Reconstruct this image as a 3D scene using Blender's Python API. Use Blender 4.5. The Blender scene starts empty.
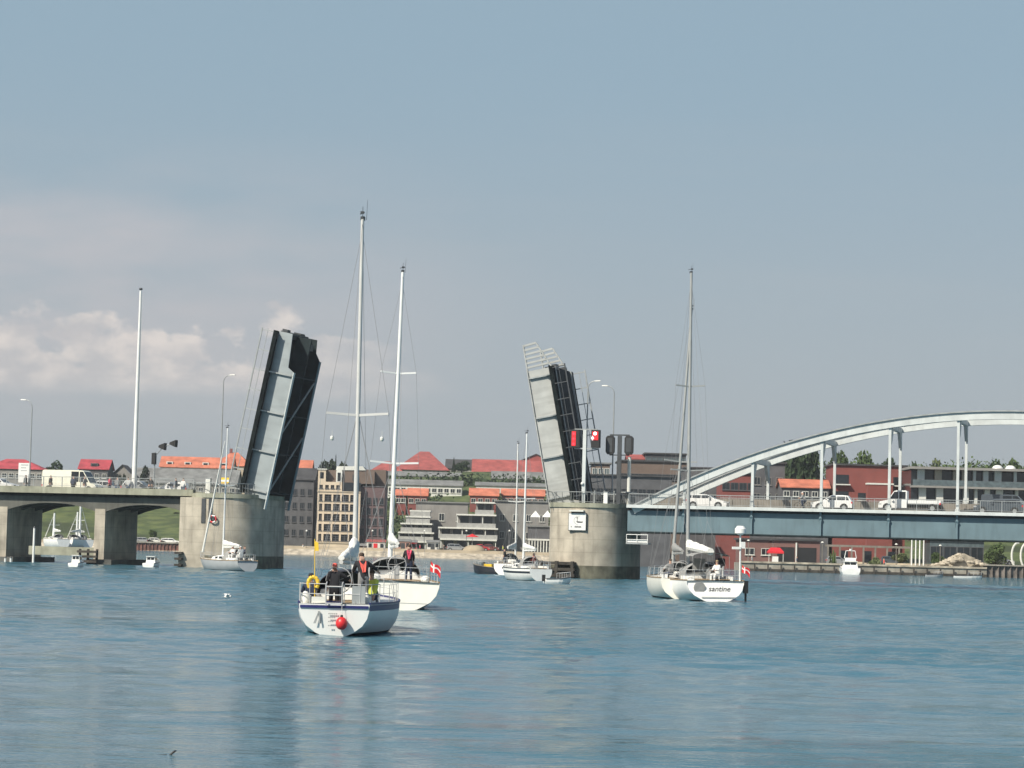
import bpy, bmesh, math, random
import numpy as np
from mathutils import Vector, Matrix
R = math.radians
PI = math.pi
sc = bpy.context.scene
COL = sc.collection
# ------------------------------------------------------------------ camera
FPX = 2600.0
EYE = 3.0
PITCH = math.atan(162.5 / FPX)
ROLL = R(1.5)
F_ = Vector((0, math.cos(PITCH), math.sin(PITCH)))
r0 = Vector((1, 0, 0)); u0 = Vector((0, -math.sin(PITCH), math.cos(PITCH)))
cr = r0 * math.cos(ROLL) + u0 * math.sin(ROLL)
cu = -r0 * math.sin(ROLL) + u0 * math.cos(ROLL)
cam_d = bpy.data.cameras.new('camera'); cam = bpy.data.objects.new('camera', cam_d); COL.objects.link(cam)
cam.matrix_world = Matrix(((cr.x, cu.x, -F_.x, 0), (cr.y, cu.y, -F_.y, 0), (cr.z, cu.z, -F_.z, EYE), (0, 0, 0, 1)))
cam_d.sensor_width = 36; cam_d.lens = FPX / 1024 * 36
cam_d.clip_start = 0.5; cam_d.clip_end = 30000
sc.camera = cam
# ------------------------------------------------------------------ world
SUN_AZ = R(45)      # to the left of straight-behind-the-camera
SUN_EL = R(43)
world = bpy.data.worlds.new("World"); sc.world = world; world.use_nodes = True
nt = world.node_tree; nt.nodes.clear()
def N(t, **k):
    n = nt.nodes.new(t)
    for a, b in k.items(): setattr(n, a, b)
    return n
def L(a, b): nt.links.new(a, b)
def MA(op, a, b=None, c=None, clamp=False):
    n = N('ShaderNodeMath', operation=op); n.use_clamp = clamp
    for i, v in enumerate((a, b, c)):
        if v is None: continue
        if isinstance(v, (int, float)): n.inputs[i].default_value = v
        else: L(v, n.inputs[i])
    return n.outputs[0]
def SM(v, lo, hi, a=0.0, b=1.0):
    n = N('ShaderNodeMapRange', interpolation_type='SMOOTHSTEP')
    L(v, n.inputs[0]); n.inputs[1].default_value = lo; n.inputs[2].default_value = hi
    n.inputs[3].default_value = a; n.inputs[4].default_value = b
    return n.outputs[0]
def MIXC(f, a, b, mode='MIX'):
    n = N('ShaderNodeMix', data_type='RGBA', blend_type=mode)
    if isinstance(f, (int, float)): n.inputs[0].default_value = f
    else: L(f, n.inputs[0])
    for i, v in ((6, a), (7, b)):
        if isinstance(v, tuple): n.inputs[i].default_value = v + (1,)
        else: L(v, n.inputs[i])
    return n.outputs[2]
out = N('ShaderNodeOutputWorld'); bg = N('ShaderNodeBackground'); L(bg.outputs[0], out.inputs[0])
sky = N('ShaderNodeTexSky', sky_type='NISHITA'); sky.sun_disc = False
sky.sun_elevation = SUN_EL; sky.sun_rotation = PI + SUN_AZ
sky.air_density = 1.0; sky.dust_density = 2.0; sky.ozone_density = 2.0
bg.inputs[1].default_value = 0.085
tc = N('ShaderNodeTexCoord'); sp = N('ShaderNodeSeparateXYZ'); L(tc.outputs['Generated'], sp.inputs[0])
az = MA('MULTIPLY', MA('ARCTAN2', sp.outputs[0], sp.outputs[1]), 57.2958)
el = MA('MULTIPLY', MA('ARCSINE', sp.outputs[2]), 57.2958)
# thin hazy veil low in the sky: evens out the bright rim of the clear-sky model
veil = SM(el, 12.0, 45.0, 0.88, 0.0)
HAZEC = MIXC(SM(el, 2.0, 11.5), (3.85, 4.3, 4.68), (2.9, 4.02, 4.85))
SKYBASE = MIXC(veil, sky.outputs[0], HAZEC)
def noise_at(sx, sy, scale, detail, seed):
    c = N('ShaderNodeCombineXYZ')
    L(MA('MULTIPLY', az, sx), c.inputs[0]); L(MA('MULTIPLY', el, sy), c.inputs[1]); c.inputs[2].default_value = seed
    n = N('ShaderNodeTexNoise'); L(c.outputs[0], n.inputs['Vector'])
    n.inputs['Scale'].default_value = scale; n.inputs['Detail'].default_value = detail; n.inputs['Roughness'].default_value = 0.55
    return n.outputs[0]
# broad pinkish stratus on the left
n1 = noise_at(0.10, 0.32, 1.0, 4, 3.1)
side = SM(az, 3.0, -11.0)
band = MA('MULTIPLY', SM(el, 9.2, 6.2), SM(el, 1.5, 5.0))
strat = MA('MULTIPLY', MA('MULTIPLY', side, band), SM(n1, 0.30, 0.62))
c1 = MIXC(MA('MULTIPLY', strat, 0.68), SKYBASE, (5.8, 5.3, 5.35))
# low cumulus row: flat base near 3.3 degrees, lumpy top
n2 = noise_at(0.55, 0.8, 1.0, 6, 9.4)
nb = noise_at(0.22, 0.0, 1.0, 2, 21.0)
top = MA('ADD', 3.2, MA('MULTIPLY', MA('SUBTRACT', n2, 0.28), 5.2))
inside = SM(MA('SUBTRACT', top, el), -0.12, 0.38)
base = SM(MA('SUBTRACT', el, MA('MULTIPLY', nb, 0.9)), 2.5, 3.1)
side2 = MA('MULTIPLY', SM(az, -.5, -5.8), SM(nb, 0.22, 0.48))
cum = MA('MULTIPLY', MA('MULTIPLY', inside, base), side2)
n4 = noise_at(0.9, 1.5, 1.0, 5, 55.0)
CUMC = MIXC(SM(n4, 0.35, 0.65), (5.4, 5.2, 5.2), (8.2, 7.35, 6.7))
c2 = MIXC(MA('MULTIPLY', cum, 0.66), c1, CUMC)
# faint streaks over the whole low sky
n3 = noise_at(0.05, 0.55, 1.0, 3, 40.0)
c3 = MIXC(MA('MULTIPLY', SM(n3, 0.45, 0.75), MA('MULTIPLY', SM(el, 12.0, 3.0), 0.3)), c2, (4.5, 4.7, 4.85))
L(c3, bg.inputs[0])
# ------------------------------------------------------------------ sun
sd = bpy.data.lights.new('sun', 'SUN'); sd.energy = 4.6; sd.angle = R(0.5); sd.color = (1.0, 0.93, 0.80)
sun = bpy.data.objects.new('sun', sd); COL.objects.link(sun)
tosun = Vector((-math.sin(SUN_AZ) * math.cos(SUN_EL), -math.cos(SUN_AZ) * math.cos(SUN_EL), math.sin(SUN_EL)))
sun.rotation_euler = tosun.to_track_quat('Z', 'Y').to_euler()
sun.location = (-60, -40, 80)
sc.view_settings.view_transform = 'Standard'; sc.view_settings.look = 'None'
sc.view_settings.exposure = 0.35; sc.view_settings.gamma = 1.0
sc.cycles.max_bounces = 6; sc.cycles.diffuse_bounces = 2; sc.cycles.glossy_bounces = 3
sc.cycles.transparent_max_bounces = 6; sc.cycles.caustics_reflective = False; sc.cycles.caustics_refractive = False
# ------------------------------------------------------------------ projection helpers
def ray(px, py):
    return F_ + cr * ((px - 512) / FPX) - cu * ((py - 384) / FPX)
def at(px, py, Y):
    d = ray(px, py); return Vector((0, 0, EYE)) + d * (Y / d.y)
def gp(px, py, z=0.0):
    d = ray(px, py); return Vector((0, 0, EYE)) + d * ((z - EYE) / d.z)
ALPHA = R(14.4)
D0 = 260.0
bdir = Vector((math.cos(ALPHA), -math.sin(ALPHA), 0)); adir = Vector((math.sin(ALPHA), math.cos(ALPHA), 0))
def atB(px, py, t=0.0):
    """pixel -> (s, z) on the vertical plane parallel to the bridge, t metres behind its near edge"""
    d = ray(px, py); o = Vector((0, D0, 0)) + adir * t
    k = (o - Vector((0, 0, EYE))).dot(adir) / d.dot(adir)
    p = Vector((0, 0, EYE)) + d * k
    return (p - Vector((0, D0, 0))).dot(bdir), p.z
def BW(s, t, z): return Vector((0, D0, 0)) + bdir * s + adir * t + Vector((0, 0, z))
# ------------------------------------------------------------------ materials
def lin(c): return tuple(((v / 12.92) if v <= 0.04045 else ((v + 0.055) / 1.055) ** 2.4) for v in c)
def mat(name, col, rough=0.7, metal=0.0, var=0.12, scale=1.5, bump=0.0, stretch=(1, 1, 1), emit=None, spec=0.5, streak=0.0, coat=0.0):
    m = bpy.data.materials.new(name); m.use_nodes = True
    t = m.node_tree; b = t.nodes['Principled BSDF']
    b.inputs['Roughness'].default_value = rough; b.inputs['Metallic'].default_value = metal
    b.inputs['Specular IOR Level'].default_value = spec; b.inputs['Coat Weight'].default_value = coat
    co = t.nodes.new('ShaderNodeTexCoord'); mp = t.nodes.new('ShaderNodeMapping'); mp.inputs['Scale'].default_value = stretch
    t.links.new(co.outputs['Object'], mp.inputs[0])
    n = t.nodes.new('ShaderNodeTexNoise'); n.inputs['Scale'].default_value = scale; n.inputs['Detail'].default_value = 5
    t.links.new(mp.outputs[0], n.inputs['Vector'])
    mx = t.nodes.new('ShaderNodeMix'); mx.data_type = 'RGBA'
    lo = tuple(max(0, c * (1 - var * 1.6)) for c in col); hi = tuple(min(1, c * (1 + var * 1.2)) for c in col)
    mx.inputs[6].default_value = lo + (1,); mx.inputs[7].default_value = hi + (1,)
    mr = t.nodes.new('ShaderNodeMapRange'); mr.inputs[1].default_value = 0.3; mr.inputs[2].default_value = 0.7
    t.links.new(n.outputs[0], mr.inputs[0]); t.links.new(mr.outputs[0], mx.inputs[0])
    cout = mx.outputs[2]
    if streak > 0:
        mp2 = t.nodes.new('ShaderNodeMapping'); mp2.inputs['Scale'].default_value = (1, 1, 0.12)
        t.links.new(co.outputs['Object'], mp2.inputs[0])
        n2 = t.nodes.new('ShaderNodeTexNoise'); n2.inputs['Scale'].default_value = 2.2; n2.inputs['Detail'].default_value = 6
        t.links.new(mp2.outputs[0], n2.inputs['Vector'])
        r2 = t.nodes.new('ShaderNodeMapRange'); r2.inputs[1].default_value = 0.5; r2.inputs[2].default_value = 0.72; r2.inputs[4].default_value = streak
        t.links.new(n2.outputs[0], r2.inputs[0])
        m3 = t.nodes.new('ShaderNodeMix'); m3.data_type = 'RGBA'; m3.blend_type = 'MIX'
        t.links.new(r2.outputs[0], m3.inputs[0]); t.links.new(cout, m3.inputs[6])
        m3.inputs[7].default_value = tuple(c * 0.35 for c in col) + (1,)
        cout = m3.outputs[2]
    t.links.new(cout, b.inputs['Base Color'])
    if bump > 0:
        bp = t.nodes.new('ShaderNodeBump'); bp.inputs['Strength'].default_value = bump; bp.inputs['Distance'].default_value = 0.05
        t.links.new(n.outputs[0], bp.inputs['Height']); t.links.new(bp.outputs[0], b.inputs['Normal'])
    if emit:
        b.inputs['Emission Color'].default_value = emit[0] + (1,); b.inputs['Emission Strength'].default_value = emit[1]
    return m
def joints(m, step, dark):
    t = m.node_tree; b = t.nodes['Principled BSDF']; co = [n for n in t.nodes if n.type == 'TEX_COORD'][0]
    sx = t.nodes.new('ShaderNodeSeparateXYZ'); t.links.new(co.outputs['Object'], sx.inputs[0])
    w = t.nodes.new('ShaderNodeMath'); w.operation = 'PINGPONG'; w.inputs[1].default_value = step; t.links.new(sx.outputs[2], w.inputs[0])
    c = t.nodes.new('ShaderNodeMath'); c.operation = 'LESS_THAN'; c.inputs[1].default_value = .035; t.links.new(w.outputs[0], c.inputs[0])
    k = t.nodes.new('ShaderNodeMath'); k.operation = 'MULTIPLY'; k.inputs[1].default_value = dark; t.links.new(c.outputs[0], k.inputs[0])
    x = t.nodes.new('ShaderNodeMix'); x.data_type = 'RGBA'; x.inputs[7].default_value = (.08, .07, .055, 1)
    t.links.new(b.inputs['Base Color'].links[0].from_socket, x.inputs[6]); t.links.new(k.outputs[0], x.inputs[0]); t.links.new(x.outputs[2], b.inputs['Base Color'])
def brickmat(name, c1, c2, mortar, scale=3.0):
    m = mat(name, c1, 0.9, var=0.15, scale=0.4)
    t = m.node_tree; b = t.nodes['Principled BSDF']; co = [n for n in t.nodes if n.type == 'TEX_COORD'][0]
    mp = t.nodes.new('ShaderNodeMapping'); mp.inputs['Rotation'].default_value = (PI / 2, 0, 0)
    t.links.new(co.outputs['Object'], mp.inputs[0])
    br = t.nodes.new('ShaderNodeTexBrick'); br.inputs['Scale'].default_value = scale
    br.inputs['Color1'].default_value = c1 + (1,); br.inputs['Color2'].default_value = c2 + (1,); br.inputs['Mortar'].default_value = mortar + (1,)
    br.inputs['Mortar Size'].default_value = 0.012
    t.links.new(mp.outputs[0], br.inputs['Vector'])
    mx = t.nodes.new('ShaderNodeMix'); mx.data_type = 'RGBA'; mx.inputs[0].default_value = 0.5
    src = b.inputs['Base Color'].links[0].from_socket
    t.links.new(src, mx.inputs[6]); t.links.new(br.outputs[0], mx.inputs[7]); t.links.new(mx.outputs[2], b.inputs['Base Color'])
    return m
def tilemat(name, col, var=0.2):
    m = mat(name, col, 0.85, var=var, scale=0.5)
    t = m.node_tree; b = t.nodes['Principled BSDF']; co = [n for n in t.nodes if n.type == 'TEX_COORD'][0]
    w = t.nodes.new('ShaderNodeTexWave'); w.bands_direction = 'X'; w.inputs['Scale'].default_value = 3.0; w.inputs['Distortion'].default_value = 0.6
    t.links.new(co.outputs['Object'], w.inputs['Vector'])
    bp = t.nodes.new('ShaderNodeBump'); bp.inputs['Strength'].default_value = 0.5; bp.inputs['Distance'].default_value = 0.06
    t.links.new(w.outputs['Fac'], bp.inputs['Height']); t.links.new(bp.outputs[0], b.inputs['Normal'])
    return m
M = {}
M['concrete'] = mat('weathered_concrete', (.43, .385, .31), .92, var=.2, scale=.55, bump=.4, streak=.45)
M['concrete_grey'] = mat('grey_concrete', (.27, .26, .225), .92, var=.2, scale=.5, bump=.3, streak=.4)
M['concrete_dark'] = mat('dark_damp_concrete', (.10, .10, .09), .9, var=.25, scale=.6, bump=.3, streak=.4)
M['beam_conc'] = mat('dark_beam_concrete', (.12, .12, .105), .92, var=.22, scale=.5, bump=.3, streak=.4)  # beams are a darker concrete than the pier walls
M['rail_panel'] = mat('pale_grey_balustrade_panel', (.38, .38, .36), .7, var=.1)
M['tide'] = mat('algae_stained_concrete', (.13, .125, .09), .9, var=.3, scale=1.2, bump=.4, streak=.5)
M['fascia'] = mat('fascia_concrete', (.30, .30, .23), .9, var=.18, scale=.8, streak=.4)
M['asphalt'] = mat('asphalt', (.045, .045, .046), .95, var=.2, scale=3, bump=.2, spec=.15)
M['paving'] = mat('footway_asphalt', (.12, .12, .12), .9, var=.2, scale=2)
M['steel_white'] = mat('pale_painted_steel', (.56, .59, .58), .5, var=.08, scale=.8, streak=.18)
M['steel_blue'] = mat('blue_grey_girder_paint', (.125, .19, .22), .55, var=.09, scale=.5, streak=.28)
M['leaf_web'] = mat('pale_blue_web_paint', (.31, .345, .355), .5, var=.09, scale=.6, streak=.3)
M['leaf_pale'] = mat('pale_grey_web_paint', (.40, .41, .395), .55, var=.09, scale=.8, streak=.3)
M['leaf_edge_shade'] = mat('edge_shadow_black', (.010, .014, .015), .9, var=.3, scale=1.5, spec=.05)  # near black: the shadow strip along the footway edge is put into the colour
M['leaf_dark'] = mat('shade_dark_underside_steel', (.018, .030, .034), .7, var=.25, spec=.2, scale=.8, streak=.3)  # dark steel with the shade of the undersides put into its colour
M['steel_grey'] = mat('grey_galvanised_steel', (.34, .36, .36), .5, metal=.3, var=.12)
M['steel_dark'] = mat('dark_steel', (.05, .055, .06), .5, var=.15)
M['timber'] = mat('dark_fender_timber', (.055, .048, .04), .95, var=.3, scale=1.5, bump=.5)
M['gel'] = mat('white_gelcoat', (.80, .80, .77), .42, var=.03, scale=1.2, coat=.1, streak=.08)
M['gel_cream'] = mat('cream_gelcoat', (.72, .71, .64), .42, var=.03, coat=.1, streak=.06)
M['gel_grey'] = mat('silver_grey_hull_paint', (.36, .38, .39), .4, var=.06, coat=.1)
M['gel_dark'] = mat('dark_hull_paint', (.02, .022, .03), .3, var=.1, coat=.4)
M['navy'] = mat('navy_stripe_paint', (.018, .022, .12), .4, var=.1)
M['antifoul'] = mat('dark_antifouling', (.012, .012, .018), .8, var=.2)
M['teak'] = mat('weathered_teak', (.28, .2, .12), .8, var=.2, scale=4)
M['alu'] = mat('anodised_mast_aluminium', (.36, .37, .36), .55, metal=.25, var=.05)
M['alu_pale'] = mat('pale_mast_aluminium', (.55, .55, .53), .5, var=.05)
M['alu_white'] = mat('white_mast_paint', (.74, .75, .73), .35, var=.03)
M['wire'] = mat('stainless_rigging_wire', (.24, .245, .25), .8, metal=0, var=.05)
M['inox'] = mat('stainless_tube', (.42, .43, .43), .55, metal=.2, var=.05)
M['canvas'] = mat('white_sailcloth', (.74, .74, .70), .85, var=.06, scale=3, bump=.6)
M['canvas_grey'] = mat('grey_canvas', (.28, .28, .27), .9, var=.1, scale=3, bump=.4)
M['canvas_dark'] = mat('dark_canvas', (.03, .035, .05), .9, var=.15, scale=3, bump=.4)
M['canvas_red'] = mat('dull_red_canvas', (.25, .04, .05), .9, var=.1, scale=3)
M['glass'] = mat('dark_window_glass', (.02, .025, .03), .12, var=.2)
M['glass_blue'] = mat('blue_grey_window_glass', (.10, .13, .14), .12, var=.2)
M['black'] = mat('black_plastic', (.015, .015, .016), .6, var=.2)
M['tyre'] = mat('tyre_rubber', (.02, .02, .02), .9, var=.1)
M['white'] = mat('white_paint', (.76, .76, .73), .4, var=.04)
M['carwhite'] = mat('white_car_paint', (.78, .78, .76), .25, var=.02, coat=.6)
M['creamvan'] = mat('cream_van_paint', (.80, .79, .66), .3, var=.03, coat=.4)
M['carsilver'] = mat('silver_car_paint', (.35, .36, .36), .3, metal=.3, var=.04, coat=.5)
M['cardark'] = mat('dark_grey_car_paint', (.07, .085, .10), .25, var=.04, coat=.6)
M['carred'] = mat('red_car_paint', (.50, .03, .03), .3, var=.04, coat=.6)
M['red'] = mat('red_plastic', (.62, .025, .03), .4, var=.05)
M['coral'] = mat('coral_red_fabric', (.75, .12, .09), .8, var=.06)
M['yellow'] = mat('yellow_plastic', (.80, .52, .04), .6, var=.06)
M['hiviz'] = mat('yellow_green_fabric', (.62, .68, .10), .7, var=.06)
M['orange'] = mat('orange_fabric', (.7, .22, .04), .7, var=.06)
M['skin'] = mat('skin', (.50, .31, .23), .6, var=.06)
M['hair'] = mat('brown_hair', (.07, .045, .03), .8, var=.2)
M['hair_fair'] = mat('fair_hair', (.35, .26, .15), .8, var=.2)
M['cloth_black'] = mat('black_cloth', (.018, .018, .022), .9, var=.2, scale=6)
M['cloth_navy'] = mat('navy_cloth', (.03, .04, .075), .9, var=.2, scale=6)
M['cloth_grey'] = mat('grey_cloth', (.22, .22, .22), .9, var=.15, scale=6)
M['cloth_white'] = mat('white_cloth', (.70, .70, .68), .9, var=.06, scale=6)
M['cloth_blue'] = mat('blue_jeans_cloth', (.07, .11, .2), .9, var=.15, scale=6)
M['cloth_pink'] = mat('pink_red_cloth', (.62, .07, .13), .9, var=.1, scale=6)
M['lampred'] = mat('lit_red_signal_lens', (.6, .02, .03), .4, var=.02, emit=((1, .03, .05), 1.6))
M['lampredlow'] = mat('dim_red_signal_face', (.45, .015, .02), .5, var=.1, emit=((1, .02, .03), .35))
M['lampwhite'] = mat('lit_signal_lens', (.8, .6, .6), .4, var=.02, emit=((1, .72, .72), 2.2))
M['roof_red'] = tilemat('dull_red_tiles', (.34, .085, .075))
M['roof_redl'] = tilemat('bright_red_tiles', (.40, .06, .075))
M['roof_orange'] = tilemat('orange_tiles', (.53, .175, .105))
M['roof_grey'] = tilemat('grey_roof_sheet', (.20, .205, .20))
M['roof_dark'] = tilemat('dark_roof_felt', (.06, .06, .062))
joints(M['concrete'], .65, .2)
M['wall_yellow'] = brickmat('yellow_brick', (.64, .53, .40), (.58, .47, .35), (.6, .5, .38))
M['wall_purple'] = brickmat('purple_brown_brick', (.15, .10, .10), (.12, .08, .085), (.15, .12, .12))
M['wall_red'] = brickmat('red_brick', (.22, .06, .05), (.19, .05, .045), (.2, .11, .09))
M['wall_dkred'] = mat('dark_red_boarding', (.17, .055, .05), .9, var=.15, stretch=(6, 6, .3))
M['wall_dull'] = brickmat('dull_pinkish_brick', (.20, .105, .09), (.17, .09, .08), (.2, .13, .12))
M['wall_brown'] = brickmat('brown_brick', (.17, .125, .10), (.14, .10, .08), (.17, .14, .12))
M['wall_grey'] = mat('grey_render', (.25, .24, .225), .9, var=.1, scale=.4, streak=.15)
M['wall_dkgrey'] = mat('dark_grey_brick', (.10, .10, .105), .9, var=.15, scale=.6)
M['wall_white'] = mat('white_render', (.66, .66, .61), .85, var=.06, scale=.5, streak=.12)
M['wall_beige'] = mat('beige_render', (.45, .38, .29), .9, var=.1, scale=.5)
M['wall_pink'] = mat('pinkish_board', (.46, .27, .22), .9, var=.1, scale=.5)
M['wall_tan'] = mat('weathered_tan_parapet', (.22, .20, .17), .95, var=.18, scale=.8, streak=.4)
M['rock'] = mat('pale_rubble', (.42, .37, .29), .95, var=.3, scale=.8, bump=.8)
M['sand'] = mat('sandy_promenade', (.36, .30, .21), .95, var=.18, scale=.25)
M['quay'] = mat('quay_concrete', (.30, .28, .235), .95, var=.25, scale=.35, streak=.4)
M['rust'] = mat('rusty_sheet_pile', (.16, .075, .06), .9, var=.3, scale=1.2, streak=.4)
M['pile_grey'] = mat('grey_sheet_pile', (.16, .14, .125), .9, var=.3, scale=1.2, streak=.4)
M['bark'] = mat('bark', (.09, .07, .05), .95, var=.2, scale=4)
def leafmat(name, a, b):
    m = bpy.data.materials.new(name); m.use_nodes = True; t = m.node_tree; p = t.nodes['Principled BSDF']
    p.inputs['Roughness'].default_value = .85; p.inputs['Specular IOR Level'].default_value = .2
    co = t.nodes.new('ShaderNodeTexCoord'); n = t.nodes.new('ShaderNodeTexNoise'); n.inputs['Scale'].default_value = .35; n.inputs['Detail'].default_value = 6
    t.links.new(co.outputs['Object'], n.inputs['Vector'])
    r = t.nodes.new('ShaderNodeMapRange'); r.inputs[1].default_value = .35; r.inputs[2].default_value = .65; t.links.new(n.outputs[0], r.inputs[0])
    x = t.nodes.new('ShaderNodeMix'); x.data_type = 'RGBA'; x.inputs[6].default_value = a + (1,); x.inputs[7].default_value = b + (1,)
    t.links.new(r.outputs[0], x.inputs[0]); t.links.new(x.outputs[2], p.inputs['Base Color'])
    return m
M['leaf'] = leafmat('green_foliage', (.045, .075, .025), (.10, .14, .05))
M['leafdk'] = leafmat('dark_green_foliage', (.025, .045, .022), (.06, .09, .04))
M['leafpale'] = leafmat('pale_green_foliage', (.10, .13, .055), (.17, .19, .09))
M['leafgrey'] = leafmat('dark_conifer_foliage', (.02, .032, .022), (.045, .06, .035))
M['grass'] = leafmat('grass_bank', (.075, .115, .032), (.14, .18, .055))
# ------------------------------------------------------------------ mesh helpers
class MB:
    def __init__(s): s.v = []; s.f = []; s.m = []
    def add(s, vs, fs, mi=0):
        o = len(s.v); s.v += [tuple(p) for p in vs]
        for f in fs: s.f.append(tuple(i + o for i in f)); s.m.append(mi)
        return s
    def box(s, x0, x1, y0, y1, z0, z1, mi=0):
        vs = [(x, y, z) for x in (x0, x1) for y in (y0, y1) for z in (z0, z1)]
        return s.add(vs, [(0, 1, 3, 2), (4, 6, 7, 5), (0, 4, 5, 1), (2, 3, 7, 6), (0, 2, 6, 4), (1, 5, 7, 3)], mi)
    def beam(s, a, b, w, h=None, mi=0, up=(0, 0, 1)):
        a = Vector(a); b = Vector(b); h = w if h is None else h
        d = (b - a).normalized(); up = Vector(up)
        if abs(d.dot(up)) > .98: up = Vector((0, 1, 0)) if abs(d.y) < .9 else Vector((1, 0, 0))
        x = d.cross(up).normalized(); z = x.cross(d)
        vs = [p + x * (i * w / 2) + z * (j * h / 2) for p in (a, b) for i in (-1, 1) for j in (-1, 1)]
        return s.add(vs, [(0, 1, 3, 2), (4, 6, 7, 5), (0, 4, 5, 1), (2, 3, 7, 6), (0, 2, 6, 4), (1, 5, 7, 3)], mi)
    def tube(s, a, b, ra, rb=None, n=8, mi=0, cap=True):
        a = Vector(a); b = Vector(b); rb = ra if rb is None else rb
        d = (b - a).normalized(); up = Vector((0, 0, 1)) if abs(d.z) < .9 else Vector((0, 1, 0))
        x = d.cross(up).normalized(); y = d.cross(x)
        vs = []
        for p, r in ((a, ra), (b, rb)):
            for i in range(n):
                t = 2 * PI * i / n; vs.append(p + x * (r * math.cos(t)) + y * (r * math.sin(t)))
        fs = [(i, (i + 1) % n, n + (i + 1) % n, n + i) for i in range(n)]
        if cap: fs += [tuple(range(n)), tuple(range(2 * n - 1, n - 1, -1))]
        return s.add(vs, fs, mi)
    def path(s, pts, r, n=6, mi=0):
        for a, b in zip(pts, pts[1:]): s.tube(a, b, r, r, n, mi)
        return s
    def prism(s, prof, y0, y1, mi=0, inset=0.0):
        """profile in (x,z) extruded along y"""
        n = len(prof)
        vs = [(x, y0, z) for x, z in prof] + [(x, y1, z) for x, z in prof]
        fs = [tuple(range(n)), tuple(range(2 * n - 1, n - 1, -1))] + [(i, (i + 1) % n, n + (i + 1) % n, n + i) for i in range(n)]
        return s.add(vs, fs, mi)
    def prismz(s, prof, z0, z1, mi=0):
        n = len(prof)
        vs = [(x, y, z0) for x, y in prof] + [(x, y, z1) for x, y in prof]
        fs = [tuple(range(n)), tuple(range(2 * n - 1, n - 1, -1))] + [(i, (i + 1) % n, n + (i + 1) % n, n + i) for i in range(n)]
        return s.add(vs, fs, mi)
    def loft(s, rings, mi=0, closed=True, cap=True):
        n = len(rings[0]); vs = [p for r in rings for p in r]; fs = []
        for k in range(len(rings) - 1):
            for i in range(n if closed else n - 1):
                j = (i + 1) % n; fs.append((k * n + i, k * n + j, (k + 1) * n + j, (k + 1) * n + i))
        if cap: fs += [tuple(range(n)), tuple(range(len(vs) - 1, len(vs) - 1 - n, -1))]
        return s.add(vs, fs, mi)
    def ball(s, c, r, n=10, m=7, mi=0, sq=(1, 1, 1)):
        rings = []
        for k in range(1, m):
            p = PI * k / m
            rings.append([(c[0] + r * sq[0] * math.sin(p) * math.cos(2 * PI * i / n), c[1] + r * sq[1] * math.sin(p) * math.sin(2 * PI * i / n), c[2] + r * sq[2] * math.cos(p)) for i in range(n)])
        return s.loft(rings, mi)
    def build(s, name, mats, parent=None, loc=None, rotz=None, smooth=False, norm=True, weld=False):
        me = bpy.data.meshes.new(name); me.from_pydata(s.v, [], s.f)
        if not isinstance(mats, (list, tuple)): mats = [mats]
        for m in mats: me.materials.append(M[m] if isinstance(m, str) else m)
        me.polygons.foreach_set('material_index', s.m)
        if norm or weld:
            b = bmesh.new(); b.from_mesh(me)
            if weld: bmesh.ops.remove_doubles(b, verts=b.verts, dist=.002)
            bmesh.ops.recalc_face_normals(b, faces=b.faces); b.to_mesh(me); b.free()
        if smooth:
            for p in me.polygons: p.use_smooth = True
            try: me.set_sharp_from_angle(angle=R(40))
            except Exception: pass
        me.update()
        o = bpy.data.objects.new(name, me); COL.objects.link(o)
        if parent: o.parent = parent
        if loc is not None: o.location = loc
        if rotz is not None: o.rotation_euler = (0, 0, rotz)
        return o
def thing(name, label, cat, loc=(0, 0, 0), rotz=0.0, group=None):
    o = bpy.data.objects.new(name, None); COL.objects.link(o); o.empty_display_size = .3
    o.location = loc; o.rotation_euler = (0, 0, rotz); o['label'] = label; o['category'] = cat
    if group: o['group'] = group
    return o
def tag(o, label, cat, group=None):
    o['label'] = label; o['category'] = cat
    if group: o['group'] = group
    return o
def kind(o, k): o['kind'] = k; return o
def share(src, name, parent, loc=(0, 0, 0), rot=(0, 0, 0)):
    o = src.copy(); o.name = name; COL.objects.link(o); o.parent = parent; o.location = loc; o.rotation_euler = rot
    return o
def dup(root, loc, rotz, label, group=None):
    r = root.copy(); COL.objects.link(r); r.location = loc; r.rotation_euler = (0, 0, rotz); r['label'] = label
    if group: r['group'] = group
    for ch in root.children:
        c = ch.copy(); COL.objects.link(c); c.parent = r
        for g in ch.children:
            d = g.copy(); COL.objects.link(d); d.parent = c
    return r
rnd = random.Random(7)
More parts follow.
